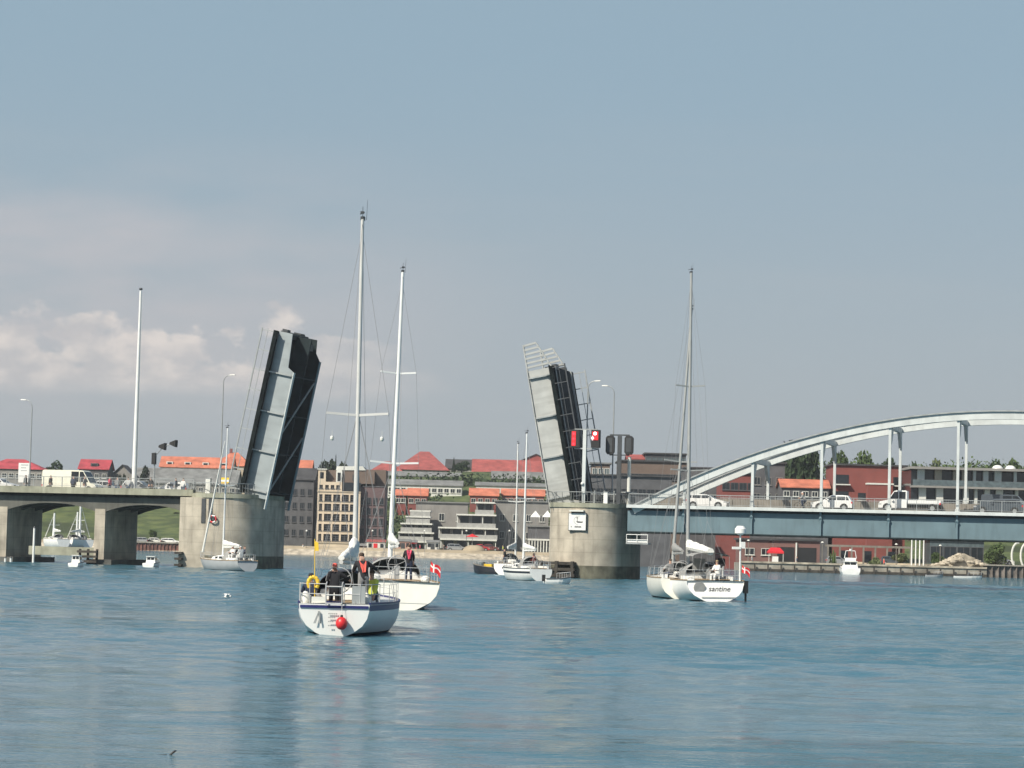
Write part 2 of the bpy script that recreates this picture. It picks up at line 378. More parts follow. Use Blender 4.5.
# ------------------------------------------------------------------ water and land
def water_mat():
    m = bpy.data.materials.new('fjord_water'); m.use_nodes = True; t = m.node_tree; p = t.nodes['Principled BSDF']
    p.inputs['Base Color'].default_value = (.040, .125, .170, 1); p.inputs['Roughness'].default_value = .09
    p.inputs['IOR'].default_value = 1.33; p.inputs['Specular IOR Level'].default_value = .5
    def n_(ty, **k):
        n = t.nodes.new(ty)
        for a, b in k.items(): setattr(n, a, b)
        return n
    co = n_('ShaderNodeTexCoord')
    def noise(scl, sc_, det, rough=.55, rot=0):
        mp = n_('ShaderNodeMapping'); mp.inputs['Scale'].default_value = scl; mp.inputs['Rotation'].default_value = (0, 0, rot)
        t.links.new(co.outputs['Object'], mp.inputs[0])
        n = n_('ShaderNodeTexNoise'); n.inputs['Scale'].default_value = sc_; n.inputs['Detail'].default_value = det; n.inputs['Roughness'].default_value = rough
        t.links.new(mp.outputs[0], n.inputs['Vector']); return n.outputs[0]
    def mth(op, a, b):
        n = n_('ShaderNodeMath', operation=op)
        for i, v in enumerate((a, b)):
            if isinstance(v, (int, float)): n.inputs[i].default_value = v
            else: t.links.new(v, n.inputs[i])
        return n.outputs[0]
    big0 = noise((.35, 1.0, 1), .045, 5, .62, .12)
    sx_ = n_('ShaderNodeSeparateXYZ'); t.links.new(co.outputs['Object'], sx_.inputs[0])
    gr = n_('ShaderNodeMapRange', interpolation_type='SMOOTHSTEP'); gr.inputs[1].default_value = 45; gr.inputs[2].default_value = 130; gr.inputs[3].default_value = -.06; gr.inputs[4].default_value = .05
    t.links.new(sx_.outputs[1], gr.inputs[0])
    gx = n_('ShaderNodeMapRange'); gx.inputs[1].default_value = -30; gx.inputs[2].default_value = 25; gx.inputs[3].default_value = -.05; gx.inputs[4].default_value = .03
    t.links.new(sx_.outputs[0], gx.inputs[0])
    big = mth('ADD', big0, mth('ADD', gr.outputs[0], gx.outputs[0]))          # slicks and cat's paws
    mr = n_('ShaderNodeMapRange', interpolation_type='SMOOTHSTEP'); mr.inputs[1].default_value = .42; mr.inputs[2].default_value = .56
    mr.inputs[3].default_value = .35; mr.inputs[4].default_value = 1.3
    t.links.new(big, mr.inputs[0])
    w1 = noise((.55, 1.0, 1), 1.6, 5, .6, .15); w2 = noise((.4, 1.0, 1), .45, 3, .5, -.2); w3 = noise((.6, 1, 1), 5.0, 3, .6, .4)
    h = mth('ADD', mth('MULTIPLY', w1, .12), mth('ADD', mth('MULTIPLY', w2, .16), mth('MULTIPLY', w3, .06)))
    h = mth('MULTIPLY', h, mr.outputs[0])
    bp = n_('ShaderNodeBump'); bp.inputs['Strength'].default_value = 1.0; bp.inputs['Distance'].default_value = 1.0
    t.links.new(h, bp.inputs['Height']); t.links.new(bp.outputs[0], p.inputs['Normal'])
    return m
def water_sheet():
    """one sheet: finely waved in the sound, plain beyond; waves die out towards the joins"""
    Y0, Y1, dx, dy = 26.0, 300.0, .27, .27
    half = lambda y: .235 * y + 12
    ys = np.arange(Y0, Y1, dy); nx_ = int(2 * half(Y1) / .62)
    u = np.linspace(-1, 1, nx_)
    X = half(ys)[:, None] * u[None, :]; Y = np.repeat(ys[:, None], nx_, 1)
    rs = np.random.RandomState(4); Z = np.zeros_like(X)
    for i in range(44):
        lam = math.exp(rs.uniform(math.log(.62), math.log(3.6))); th = rs.normal(0, .85); k = 2 * math.pi / lam
        ph = rs.uniform(0, 6.28); A = .034 / k
        P_ = k * (math.sin(th) * X + math.cos(th) * Y) + ph + .6 * np.sin(X * .13 + i) + .6 * np.sin(Y * .09 + 2 * i)
        Z += A * np.sin(P_) * (.7 + .5 * np.sin(X * .21 + i * 1.7) * np.sin(Y * .11 + i))
    G = np.zeros_like(X)
    for i in range(9):
        kx = rs.normal(0, .05); ky = rs.normal(0, .085); G += np.sin(kx * X + ky * Y + rs.uniform(0, 6.28))
    G = G / 3.0 + (Y - 105) / 55.0 + X / 70.0
    amp = .15 + .80 / (1 + np.exp(-G * 2.2))
    edge = np.clip((1 - np.abs(u))[None, :] * half(ys)[:, None] / 3.0, 0, 1) * np.clip((Y1 - Y) / 12, 0, 1) * np.clip((Y - Y0) / 3, 0, 1)
    Z = Z * amp * edge
    ny = len(ys); co = np.stack([X, Y, Z], -1).reshape(-1, 3)
    idx = np.arange(ny * nx_).reshape(ny, nx_); f = np.stack([idx[:-1, :-1], idx[:-1, 1:], idx[1:, 1:], idx[1:, :-1]], -1).reshape(-1, 4)
    h0, h1 = half(ys[0]), half(ys[-1]); ye = ys[-1]; B = 1850.0
    ex = np.array([(-h0, Y0, 0), (h0, Y0, 0), (h1, ye, 0), (-h1, ye, 0), (-B, -80, 0), (B, -80, 0), (B, B, 0), (-B, B, 0)]); n0 = len(co)
    co = np.concatenate([co, ex]); exf = np.array([(n0 + 4, n0 + 5, n0 + 1, n0), (n0 + 5, n0 + 6, n0 + 2, n0 + 1), (n0 + 6, n0 + 7, n0 + 3, n0 + 2), (n0 + 7, n0 + 4, n0, n0 + 3)])
    f = np.concatenate([f, exf])
    me = bpy.data.meshes.new('water'); me.vertices.add(len(co)); me.vertices.foreach_set('co', co.ravel().astype(np.float32))
    me.loops.add(f.size); me.loops.foreach_set('vertex_index', f.ravel().astype(np.int32))
    me.polygons.add(len(f)); me.polygons.foreach_set('loop_start', np.arange(0, f.size, 4, dtype=np.int32)); me.polygons.foreach_set('loop_total', np.full(len(f), 4, dtype=np.int32))
    me.polygons.foreach_set('use_smooth', np.concatenate([np.ones(len(f) - 4, bool), np.zeros(4, bool)]))
    me.update(); me.validate(); me.materials.append(water_mat())
    o = bpy.data.objects.new('water', me); COL.objects.link(o); return o
kind(water_sheet(), 'structure')
def shoreY(x):
    k = min(1, max(0, (x - 44) / 22.0)); k = k * k * (3 - 2 * k)
    return 572 - 142 * k + 1.6 * math.sin(x * .11) * (1 - k)
def sstep(a, b, x):
    k = min(1, max(0, (x - a) / (b - a))); return k * k * (3 - 2 * k)
def landz(x, y):
    d = y - shoreY(x)
    if d < 0: return d * .4
    z = 1.9 * sstep(0, 5, d)
    lf_ = 1 - sstep(-80, -50, x); rt_ = sstep(40, 75, x); hi = 24 - 20 * lf_ - 9 * rt_
    z += lf_ * 9 * sstep(20, 90, d)
    z += hi * sstep(35, 235, d)
    z += 2 * sstep(250, 600, d)
    z += .6 * math.sin(x * .05 + 1) * sstep(40, 120, d) + .4 * math.sin(y * .07 + x * .03) * sstep(40, 120, d)
    return z
def land_mat():
    m = leafmat('grassy_hillside', (.06, .085, .035), (.12, .145, .055)); t = m.node_tree; p = t.nodes['Principled BSDF']
    n = t.nodes.new('ShaderNodeTexNoise'); n.inputs['Scale'].default_value = .06; n.inputs['Detail'].default_value = 5
    co = [q for q in t.nodes if q.type == 'TEX_COORD'][0]; t.links.new(co.outputs['Object'], n.inputs['Vector'])
    r = t.nodes.new('ShaderNodeMapRange'); r.inputs[1].default_value = .52; r.inputs[2].default_value = .62; t.links.new(n.outputs[0], r.inputs[0])
    x = t.nodes.new('ShaderNodeMix'); x.data_type = 'RGBA'; x.inputs[7].default_value = (.05, .065, .03, 1)
    t.links.new(p.inputs['Base Color'].links[0].from_socket, x.inputs[6]); t.links.new(r.outputs[0], x.inputs[0]); t.links.new(x.outputs[2], p.inputs['Base Color'])
    return m
xs = [-1800, -1200, -700, -400] + [-300 + 6 * i for i in range(101)] + [400, 700, 1200, 1800]
ds = [-8, -2, 0, 1, 2, 3, 4, 5, 7, 10, 14, 20, 26, 32, 40, 48, 56, 64, 72, 84, 96, 110, 125, 140, 160, 180, 200, 220, 260, 320, 450, 700, 1000, 1220]
g = MB(); vs = []
for d in ds:
    for x in xs:
        y = shoreY(x) + d; vs.append((x, y, landz(x, y)))
nx = len(xs); fs = []; mi = []
for j in range(len(ds) - 1):
    for i in range(nx - 1):
        fs.append((j * nx + i, j * nx + i + 1, (j + 1) * nx + i + 1, (j + 1) * nx + i))
for k, f in enumerate(fs):
    j = k // (nx - 1); g.add([vs[q] for q in f], [(0, 1, 2, 3)], 0 if ds[j] >= 14 else (1 if ds[j] >= 3 else 2))
kind(g.build('hillside', [land_mat(), 'sand', 'rock'], norm=False), 'structure')
# ------------------------------------------------------------------ bridge
SK = -ALPHA
def BT(name, label, cat, s, t, z, flip=False, group=None):
    """thing standing in the bridge frame: local x runs along the bridge (to the right), local y away"""
    return thing(name, label, cat, BW(s, t, z), SK + (PI if flip else 0), group)
ZL, ZR = 8.0, 7.45            # deck edge heights left and right of the opening
WB = 11.0
# ---- right fixed span with arches
s0 = atB(634, 503)[0]; sc_ = atB(1010, 513)[0]; LA = sc_ - s0
hang = [atB(p, 470)[0] for p in (684, 752, 821, 889, 957.5)]
dh = hang[4] - hang[3]; hang += [hang[4] + dh * i for i in range(1, 6)]
s_end = sc_ + LA
sp0 = atB(627, 505)[0]        # right face of the right pier
br = BT('arch_bridge', 'pale steel arch road bridge with a blue girder right of the open gap', 'bridge', sp0, 0, 0)
Lb = s_end - sp0 + 3
o = MB().box(0, Lb, .35, WB - .35, ZR - .55, ZR - .12).build('deck', 'asphalt', br)
MB().box(0, Lb, -.25, .55, ZR - .32, ZR).build('edge_beam', 'steel_white', br)
MB().box(0, Lb, WB - .55, WB + .25, ZR - .32, ZR).build('edge_beam', 'steel_white', br)
for tt, fl in ((.42, -1), (WB - .5, 1)):
    b = MB(); b.box(0, Lb, tt, tt + .06, ZR - 2.62, ZR - .56)
    b.build('girder', 'steel_blue', br)
    b = MB(); b.box(0, Lb, tt - .2, tt + .3, ZR - 2.75, ZR - 2.622)
    b.build('bottom_flange', 'leaf_dark', br)
pr = MB(); pr.box(-.09, .09, .16, .418, ZR - 2.618, ZR - .322); pr.beam((0, .12, ZR - .9), (0, .4, ZR - 1.5), .3, .12)
pr = pr.build('web_stiffener', 'steel_blue', br, loc=(hang[0] - sp0, 0, 0))
for h in hang[1:]: share(pr, 'web_stiffener', br, (h - sp0, 0, 0))
b = MB()
k = 0.8
while k < Lb:
    b.box(k, k + .25, .5, WB - .52, ZR - 1.5, ZR - .56); k += dh / 2
b.beam((.8, WB / 2, ZR - 1.0), (k, WB / 2, ZR - 1.0), .2, .3); b.build('cross_beam', 'leaf_dark', br)
def archz(s): return ZR - .1 + 9.75 * (1 - ((s - sc_) / LA) ** 2)
for tt in (.55, WB - .55):
    rib = MB(); top = MB(); n = 40; rings = []; rt = []
    for i in range(n + 1):
        s = s0 - .3 + (2 * LA + .6) * i / n; z = archz(s); sl = math.atan(-2 * 9.75 * (s - sc_) / LA ** 2)
        nx_, nz_ = -math.sin(sl), math.cos(sl)
        def P(off, y): return (s - sp0 + nx_ * off, y, z + nz_ * off)
        rings.append([P(-.72, tt - .33), P(-.72, tt + .33), P(0.0, tt + .33), P(0.0, tt - .33)])
        rt.append([P(.003, tt - .5), P(.003, tt + .5), P(.14, tt + .5), P(.14, tt - .5)])
    rib.loft(rings); top.loft(rt)
    a = rib.build('arch_rib', 'steel_white', br); top.build('top_flange', 'steel_grey', a)
    for h in hang:
        q = MB(); z1 = archz(h) - .7; x = h - sp0
        q.box(x - .13, x + .13, tt - .16, tt + .16, ZR, z1)
        q.box(x - .22, x + .22, tt - .2, tt + .2, ZR, ZR + .25)
        q.build('hanger', 'steel_white', br)
for h in hang[1:9]:
    z1 = archz(h) - .3; x = h - sp0
    q = MB(); y0, y1 = .9, WB - .9
    q.box(x - .2, x + .2, y0, y1, z1 - .5, z1)
    for yy, sg in ((y0, 1), (y1, -1)):
        q.add([(x - .15, yy, z1 - .5), (x + .15, yy, z1 - .5), (x + .15, yy + sg * 1.6, z1 - .5), (x - .15, yy + sg * 1.6, z1 - .5), (x - .15, yy, z1 - 2.0), (x + .15, yy, z1 - 2.0)],
              [(0, 1, 2, 3), (0, 4, 5, 1), (4, 3, 2, 5), (0, 3, 4), (1, 5, 2)])
    q.build('portal_frame', 'steel_white', br)
b = MB(); b.box(.5, Lb, WB - 1.9, WB - 1.72, ZR - .12, ZR + .95)
for i in range(int(Lb / 2.6)):
    b.box(1 + i * 2.6, 1.16 + i * 2.6, WB - 1.98, WB - 1.9, ZR - .12, ZR + .85)
b.build('parapet', 'wall_tan', br)
def railing(mb, p0, p1, h=1.08, step=.16, post=2.0):
    p0 = Vector(p0); p1 = Vector(p1); d = p1 - p0; Ln = d.length; u = d / Ln
    for zz, w_ in ((h, .06), (h * .12, .035)):
        mb.beam(p0 + Vector((0, 0, zz)), p1 + Vector((0, 0, zz)), w_, w_)
    n = max(1, int(Ln / step))
    for i in range(n + 1):
        p = p0 + u * (i * Ln / n); mb.beam(p + Vector((0, 0, h * .12)), p + Vector((0, 0, h)), .016, .016)
    n = max(1, int(Ln / post))
    for i in range(n + 1):
        p = p0 + u * (i * Ln / n); mb.beam(p, p + Vector((0, 0, h)), .06, .06)
b = MB(); railing(b, (0.2, -.1, ZR), (Lb, -.1, ZR)); b.build('railing', 'steel_grey', br)
b = MB(); railing(b, (0.2, WB + .1, ZR), (Lb, WB + .1, ZR), step=.4); b.build('railing', 'steel_grey', br)
# inspection gallery beside the pier, under the girder
ga = MB(); ga.box(.1, 2.3, -.6, .9, 3.55, 3.68); ga.build('inspection_platform', 'steel_grey', br)
ga = MB()
for zz in (4.0, 4.5): ga.beam((.15, -.58, zz), (2.3, -.58, zz), .07, .07)
for xx in (.15, 1.2, 2.25): ga.beam((xx, -.58, 3.68), (xx, -.58, 4.5), .05, .05)
ga.box(.2, 2.2, -.53, -.51, 3.72, 3.95)
ga.build('platform_railing', 'white', br)
# ---- piers
def stadium(cx, r, y0, y1, n=24):
    p = []
    for i in range(n + 1):
        a = PI + PI * i / n; p.append((cx + r * math.cos(a), y0 + r + r * math.sin(a)))
    for i in range(n + 1):
        a = PI * i / n; p.append((cx + r * math.cos(a), y1 - r + r * math.sin(a)))
    return p
def pier(name, label, px0, px1, zt):
    sa = atB(px0, 540, 2.8)[0]; sb = atB(px1, 540, 2.8)[0]; r = (sb - sa) / 2; cx = 0
    t = BT(name, label, 'bridge pier', (sa + sb) / 2, 0, 0)
    MB().prismz(stadium(0, r, -.9, WB + 2.2), -3, zt - .45).build('drum', 'concrete', t, smooth=True)
    MB().prismz(stadium(0, r + .12, -1.02, WB + 2.32), zt - .45, zt).build('cap', 'fascia', t, smooth=True)
    MB().prismz(stadium(0, r + .015, -.915, WB + 2.215), -2.9, 1.3).build('tide_band', 'tide', t, smooth=True)
    return t, r, (sa + sb) / 2
PR, rR, cR = pier('bridge_pier', 'round ended concrete pier under the right leaf, carrying a white sign', 550, 627, ZR + .05)
# fender steps at the pier foot
b = MB()
for i, zz in enumerate((.15, .75, 1.35)):
    b.box(-rR - .35, -rR + 3.6, -1.75 + .1 * i, -.2, zz, zz + .28)
for xx in (-rR, -rR + 1.6, -rR + 3.2): b.box(xx, xx + .3, -1.68, -1.2, -2, 1.7)
b.build('timber_fender', 'timber', PR)
b = MB()
railing(b, (-rR + .3, -.2, ZR + .05), (-rR + .3, 2.5, ZR + .05), step=.3)
pts = [(rR * .93 * math.cos(a), rR - .9 + rR * .93 * math.sin(a)) for a in [PI + PI * i / 10 for i in range(11)]]
for p, q in zip(pts, pts[1:]): railing(b, (p[0], p[1], ZR + .05), (q[0], q[1], ZR + .05), step=.25, post=1.2)
b.build('railing', 'steel_grey', PR)
# white notice board on the drum
sx, sz = atB(571.5, 513.5); ex, ez = atB(588, 530.5)
sgn = BT('notice_board', 'square white board with a black boat symbol on the round pier', 'sign', (sx + ex) / 2, -1.12, ez)
wS = ex - sx; hS = sz - ez
MB().box(-wS / 2, wS / 2, 0, .06, 0, hS).build('board', 'white', sgn)
MB().box(-wS / 2 - .06, wS / 2 + .06, .062, .25, -.06, hS + .06).build('frame', 'steel_dark', sgn)
MB().box(-wS / 2 + .1, wS / 2 - .2, -.3, .3, hS + .18, hS + .34).build('lamp', 'wall_white', sgn)
b = MB(); zc = hS * .53
b.prism([(-.12, zc), (.6, zc - .02), (.5, zc - .13), (.02, zc - .13)], -.012, -.002)
b.box(-.02, .02, -.012, -.002, zc + .003, zc + .42); b.box(-.1, .1, -.014, -.002, zc + .32, zc + .37)
for i in range(26):
    a = PI * .45 + PI * 1.05 * i / 26; b.box(.12 + .45 * math.cos(a) - .015, .12 + .45 * math.cos(a) + .015, -.01, -.002, zc + .08 + .42 * math.sin(a) - .015, zc + .08 + .42 * math.sin(a) + .015)
xx = -.25
for wdt in (.09, .12, .08, .11, .1, .12, .07): b.box(xx, xx + wdt - .03, -.012, -.002, hS * .16, hS * .16 + .12 + .03 * (wdt > .1)); xx += wdt
b.box(-.62, -.55, -.012, -.002, hS * .17, hS * .17 + .1)
b.build('lettering', 'black', sgn)
PL, rL, cL = pier('bridge_pier', 'round ended concrete pier under the left leaf, behind the grey yacht', 185, 262, ZL - .35)
sl0 = atB(182, 540)[0]
b = MB(); b.box(sl0 - cL, -rL * .12, -.86, 1.2, -3, ZL - .8); b.build('square_buttress', 'concrete', PL)
b = MB()
for p in (207, 214): x = atB(p, 500)[0] - cL; b.box(x - .22, x + .22, -.93, -.863, 4.6, ZL - .9)
b.build('slot_shade_strip', 'steel_dark', PL)  # raised dark strips whose colour stands for the shade in two vertical slots
b = MB()
for i, zz in enumerate((.1, .75, 1.35)): b.box(sl0 - cL - .2, sl0 - cL + .55, -1.5, -.9, zz, zz + .22)
b.build('timber_fender', 'timber', PL)
b = MB()
pts = [(rL * .93 * math.cos(a), rL - .9 + rL * .93 * math.sin(a)) for a in [PI + PI * i / 10 for i in range(11)]]
for p, q in zip(pts, pts[1:]): railing(b, (p[0], p[1], ZL - .35), (q[0], q[1], ZL - .35), step=.25, post=1.2)
b.build('railing', 'steel_grey', PL)
# ---- bascule leaves
def leaf(name, label, s, z, mirror, Ld, nose, ang=78.3):
    root = thing(name, label, 'bridge leaf', BW(s, WB if mirror else 0, z), 0)
    root.rotation_mode = 'QUATERNION'
    q = Matrix.Rotation(SK + (PI if mirror else 0), 4, 'Z') @ Matrix.Rotation(-R(ang), 4, 'Y')
    root.rotation_quaternion = q.to_quaternion()
    # local: x up along the leaf, y across (0..WB), z = road side
    MB().box(0, Ld, 2.05, WB - 2.05, -.22, 0).build('roadway', 'asphalt', root)
    for y0, y1 in ((.9, 1.9), (WB - 1.9, WB - .9)):
        MB().box(0, Ld, y0, y1, -.12, .08).build('footway', 'leaf_edge_shade', root)  # edge and underside shadow painted as near-black steel
        MB().box(0, Ld, y0 if y0 < 1 else WB - .96, .96 if y0 < 1 else WB - .9, -.34, -.122).build('footway_fascia', 'leaf_edge_shade', root)
        MB().box(0, Ld, 1.902 if y0 < 1 else WB - 2.05, 2.05 if y0 < 1 else WB - 1.902, -.2, .16).build('kerb', 'steel_grey', root)
    for k, yy in enumerate((1.8, WB - 1.8 - .12)):
        if nose: kn = [(0, 2.7), (Ld, 2.7)]
        elif k == 0: kn = [(0, 2.7), (Ld - 3.9, 2.7), (Ld - 3.5, 2.0), (Ld, 1.7)]
        else: kn = [(0, 2.7), (Ld - 2.2, 2.7), (Ld - 1.4, 2.1), (Ld, 1.9)]
        dep = lambda x: 2.7
        prof = [(-.2, -.25), (-.2, -2.7)] + [(x, -d_) for x, d_ in kn] + [(Ld, -.25)]
        MB().prism(prof, yy, yy + .12).build('main_girder', ('leaf_dark' if k else 'leaf_web') if not nose else 'leaf_pale', root)  # left leaf: far girder coloured dark for the shade inside, near one pale
        fl = MB(); pts = [(-1.2, -2.75)] + [(x, -d_ - .05) for x, d_ in kn[:(2 if not nose else 3)]]
        for a, c in zip(pts, pts[1:]): fl.beam((a[0], yy + .06, a[1]), (c[0], yy + .06, c[1]), .5, .09)
        fl.build('girder_flange', 'leaf_pale' if nose else 'steel_white' if (not k) else 'steel_blue', root)  # left leaf's far flange coloured darker, matching the painted underside shade
        if nose:
            nb_ = MB(); e = Ld + nose
            nb_.beam((Ld, yy + .06, -.2), (e, yy + .06, -1.4), .2, .12)
            nb_.beam((Ld, yy + .06, -dep(Ld) - .05), (e, yy + .06, -dep(e) - .05), .3, .12)
            for i in range(1, 7):
                x = Ld + nose * i / 6; nb_.beam((x, yy + .06, -.22 - 1.18 * i / 6), (x - .1, yy + .06, -dep(x)), .2, .2)
            nb_.build('girder_nose', 'leaf_pale', root)
    # ribs and brackets
    for x in (.5, 4.6, 8.7, 12.8):
        if x > Ld - .5: continue
        d_ = 2.65
        for yy in (1.8, WB - 1.8):
            rb = MB(); sg = -1 if yy < 5 else 1
            rb.box(x - .07, x + .07, min(yy, yy + sg * .25), max(yy, yy + sg * .25), -d_, -.3)
            yo = yy + sg * .85
            rb.add([(x - .06, yy, -.125), (x - .06, yo, -.125), (x - .06, yo, -.35), (x - .06, yy, -1.1), (x + .06, yy, -.125), (x + .06, yo, -.125), (x + .06, yo, -.35), (x + .06, yy, -1.1)],
                   [(0, 1, 2, 3), (7, 6, 5, 4), (0, 4, 5, 1), (1, 5, 6, 2), (2, 6, 7, 3), (3, 7, 4, 0)])
            rb.build('footway_bracket', 'steel_grey', root)
    cb = MB()
    for x in (.5, 2.55, 4.6, 6.65, 8.7, 10.75, 12.8, Ld - .2):
        if x > Ld: continue
        cb.box(x - .1, x + .1, 1.93, WB - 1.93, -1.1, -.222)
        if x in (.5, 4.6, 8.7, 12.8): cb.beam((x, 1.95, -2.55), (x, WB - 1.95, -2.55), .14, .2)
    cb.box(.35, Ld - .1, WB / 2 - .12, WB / 2 + .12, -2.6, -.9)
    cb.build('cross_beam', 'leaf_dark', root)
    dg = MB(); zz = -2.65 if not nose else -2.28
    xs_ = (.5, 6.6, 12.6)
    for a, c in zip(xs_, xs_[1:]):
        dg.beam((a, 2.0, zz), (c, WB - 2.0, zz), .16, .12)
    dg.build('wind_bracing', 'steel_grey', root)
    # railings; underside shade is put into the left leaf's dark far girder
    for yy in (.88, WB - .88):
        rl = MB()
        for zz, w_ in ((1.35, .12), (.7, .05)): rl.beam((.2, yy, zz), (Ld, yy, zz), w_, w_)
        for i in range(9):
            x = .3 + (Ld - .5) * i / 8; rl.beam((x, yy, .05), (x, yy, 1.35), .09, .09)
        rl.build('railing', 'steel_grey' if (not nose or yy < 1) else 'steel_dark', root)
    mc = MB()
    mc.box(Ld - .5, Ld + .12, 2.2, WB - 2.0, -.95, -.24)
    mc.box(Ld - 1.3, Ld - .6, 6.8, 8.6, -1.9, -.9); mc.box(Ld - .3, Ld + .35, 3.2, 4.1, -.6, .0); mc.box(Ld - .25, Ld + .3, 7.2, 8.5, -.7, .1)
    mc.build('locking_gear', 'steel_dark', root)
    return root
sL, zL = atB(272, 331); sLb, zLb = atB(238.5, 486)
LfL = leaf('bascule_leaf', 'left raised bascule leaf leaning right, showing its dark underside', sLb - .2, zLb - .6, False, math.hypot(sL - sLb, zL - zLb) + .8, 0, math.degrees(math.atan2(zL - zLb, sL - sLb)))
sR, zR = atB(550, 366); sRb, zRb = atB(572, 497)
LfR = leaf('bascule_leaf', 'right raised bascule leaf leaning left, showing its dark road surface', sRb, zRb - .2, True, math.hypot(sR - sRb, zR - zRb) + .3, 2.7, math.degrees(math.atan2(zR - zRb, sRb - sR)))
# counterweight house and platforms between leaf and fixed span
kk = BT('barrier_machine', 'dark steel machine platform beside the right leaf', 'machinery', cR, 0, ZR + .05)
MB().box(.3, 3.3, 2.2, 9.5, 0, .9).build('housing', 'steel_dark', kk)
b = MB()
for i in range(3): b.tube((.8 + i * 1.0, 1.6, 0), (.8 + i * 1.0, 1.6, 1.3), .1, .08)
b.beam((.4, 1.6, .95), (3.6, 1.6, .95), .1, .1); b.build('guard_rail', 'steel_grey', kk)
# ---- left approach viaduct
xa = atB(-120, 490)[0]; xb = atB(183, 490)[0]
lf = BT('approach_viaduct', 'concrete approach viaduct with shallow arched beams on the left', 'bridge', xa, 0, 0)
LL = xb - xa
MB().box(0, LL + 1.2, .5, WB - .5, ZL - 1.0, ZL - .62).build('deck', 'asphalt', lf)
MB().box(0, LL + 1.2, -.3, .498, ZL - .68, ZL - .0).build('edge_beam', 'fascia', lf)
MB().box(0, LL + 1.2, WB - .498, WB + .3, ZL - .68, ZL - .0).build('edge_beam', 'fascia', lf)
pierx = [(atB(p, 530)[0] - xa) for p in (0, 98)]
spans = [(0, pierx[0]), (pierx[0], pierx[1]), (pierx[1], LL + 1)]
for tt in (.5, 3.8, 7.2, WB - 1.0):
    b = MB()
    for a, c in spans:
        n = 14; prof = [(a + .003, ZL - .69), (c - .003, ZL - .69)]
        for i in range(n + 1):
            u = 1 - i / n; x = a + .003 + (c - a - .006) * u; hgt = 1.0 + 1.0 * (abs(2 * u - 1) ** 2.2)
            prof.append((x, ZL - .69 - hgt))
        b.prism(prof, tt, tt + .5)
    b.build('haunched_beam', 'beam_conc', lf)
for p in pierx:
    b = MB(); b.box(p - .6, p + .55, .45, 9.2, -3, ZL - 2.2); b.build('pier_wall', 'concrete', lf)
    b = MB(); b.box(p - 1.2, p + 1.6, .0, 10.5, -3, .55); b.build('pier_footing', 'concrete_dark', lf)
b = MB(); b.box(pierx[0] + 2.6, pierx[1] - .6, 1.6, 2.3, .85, 1.75); b.build('tie_beam', 'fascia', lf)
b = MB()
for i, zz in enumerate((.2, .7, 1.2)): b.box(pierx[1] - 1.9, pierx[1] + .3, -.9, -.6, zz, zz + .24)
for xx in (pierx[1] - 1.8, pierx[1] - .9, pierx[1] + .1): b.box(xx, xx + .2, -.6, -.4, -2, 1.6)
b.build('timber_fender', 'timber', lf)
b = MB(); railing(b, (0, -.1, ZL), (LL + 1.2, -.1, ZL), 1.05, .14); b.build('railing', 'steel_grey', lf)
b = MB(); railing(b, (0, WB + .1, ZL), (LL + 1.2, WB + .1, ZL), 1.05, .4); b.build('railing', 'steel_grey', lf)
for i, (p, y0, y1, c) in enumerate([(33.5, 528, 552, 'white'), (5, 558, 568, 'white'), (10.5, 558, 568, 'white')]):
    s, z0 = atB(p, y1, -1.2); _, z1 = atB(p, y0, -1.2)
    q = BT('mooring_post', ['tall thin white post beside the left viaduct pier', 'short white mooring post nearest the left edge', 'short white mooring post right of its twin at the left edge'][i], 'post', s, -1.2, 0)
    MB().tube((0, 0, -2), (0, 0, z1), .13, .11, 10).build('pile', c, q); MB().tube((0, 0, z1), (0, 0, z1 + .18), .14, .03, 10).build('cap', 'steel_dark', q)
# ---- street lamps
def lamp(px, pytop, pybase, t, side, label, zb):
    s, z1 = atB(px + 0, pytop, t)
    s = atB(px - 3.2 * 0, (pytop + pybase) / 2, t)[0]
    q = BT('street_lamp', label, 'street lamp', s, t, zb, group='lamps along the bridge')
    H = z1 - zb
    MB().tube((0, 0, 0), (0, 0, 1.3), .13, .12, 10).tube((0, 0, 1.3), (0, 0, H - .8), .085, .055, 10).build('post', 'steel_grey', q)
    pts = [(0, 0, H - .8)] + [(side * .75 * (1 - math.cos(a)), 0, H - .8 + .8 * math.sin(a)) for a in [PI / 2 * i / 5 for i in range(1, 6)]]
    MB().path(pts, .045, 8).build('arm', 'steel_grey', q)
    MB().loft([[(side * .7, -.1, H - .04), (side * .7, .1, H - .04), (side * .7, .08, H + .07), (side * .7, -.08, H + .07)], [(side * 1.3, -.13, H - .02), (side * 1.3, .13, H - .02), (side * 1.3, .06, H + .08), (side * 1.3, -.06, H + .08)]]).build('lamp_head', 'wall_white', q)
    return q
lamp(31, 400, 475, 1.2, -1, 'street lamp at far left, beside the white direction board', ZL)
lamp(222, 375, 480, 9.5, 1, 'street lamp just left of the left raised leaf', ZL - .4)
lamp(587, 381, 480, 9.8, 1, 'street lamp close behind the right raised leaf', ZR)
lamp(613.5, 386, 470, 9.8, -1, 'street lamp rising behind the black ship signals', ZR)
# ---- flagpole
s, zt = atB(140, 289, 1.4)
fp = BT('flagpole', 'tall bare white flagpole on the left viaduct', 'flagpole', atB(134.5, 470, 1.4)[0], 1.4, ZL - .6)
MB().tube((0, 0, 0), (0, 0, zt - ZL + .4), .27, .12, 14).build('pole', 'white', fp, smooth=True)
MB().ball((0, 0, zt - ZL + .6), .2, 10, 6, sq=(1, 1, .7)).build('finial', 'steel_dark', fp, smooth=True)
MB().path([(.3, -.02, 1.5), (.18, 0, zt - ZL + .2)], .012, 4).build('halyard', 'wall_white', fp)
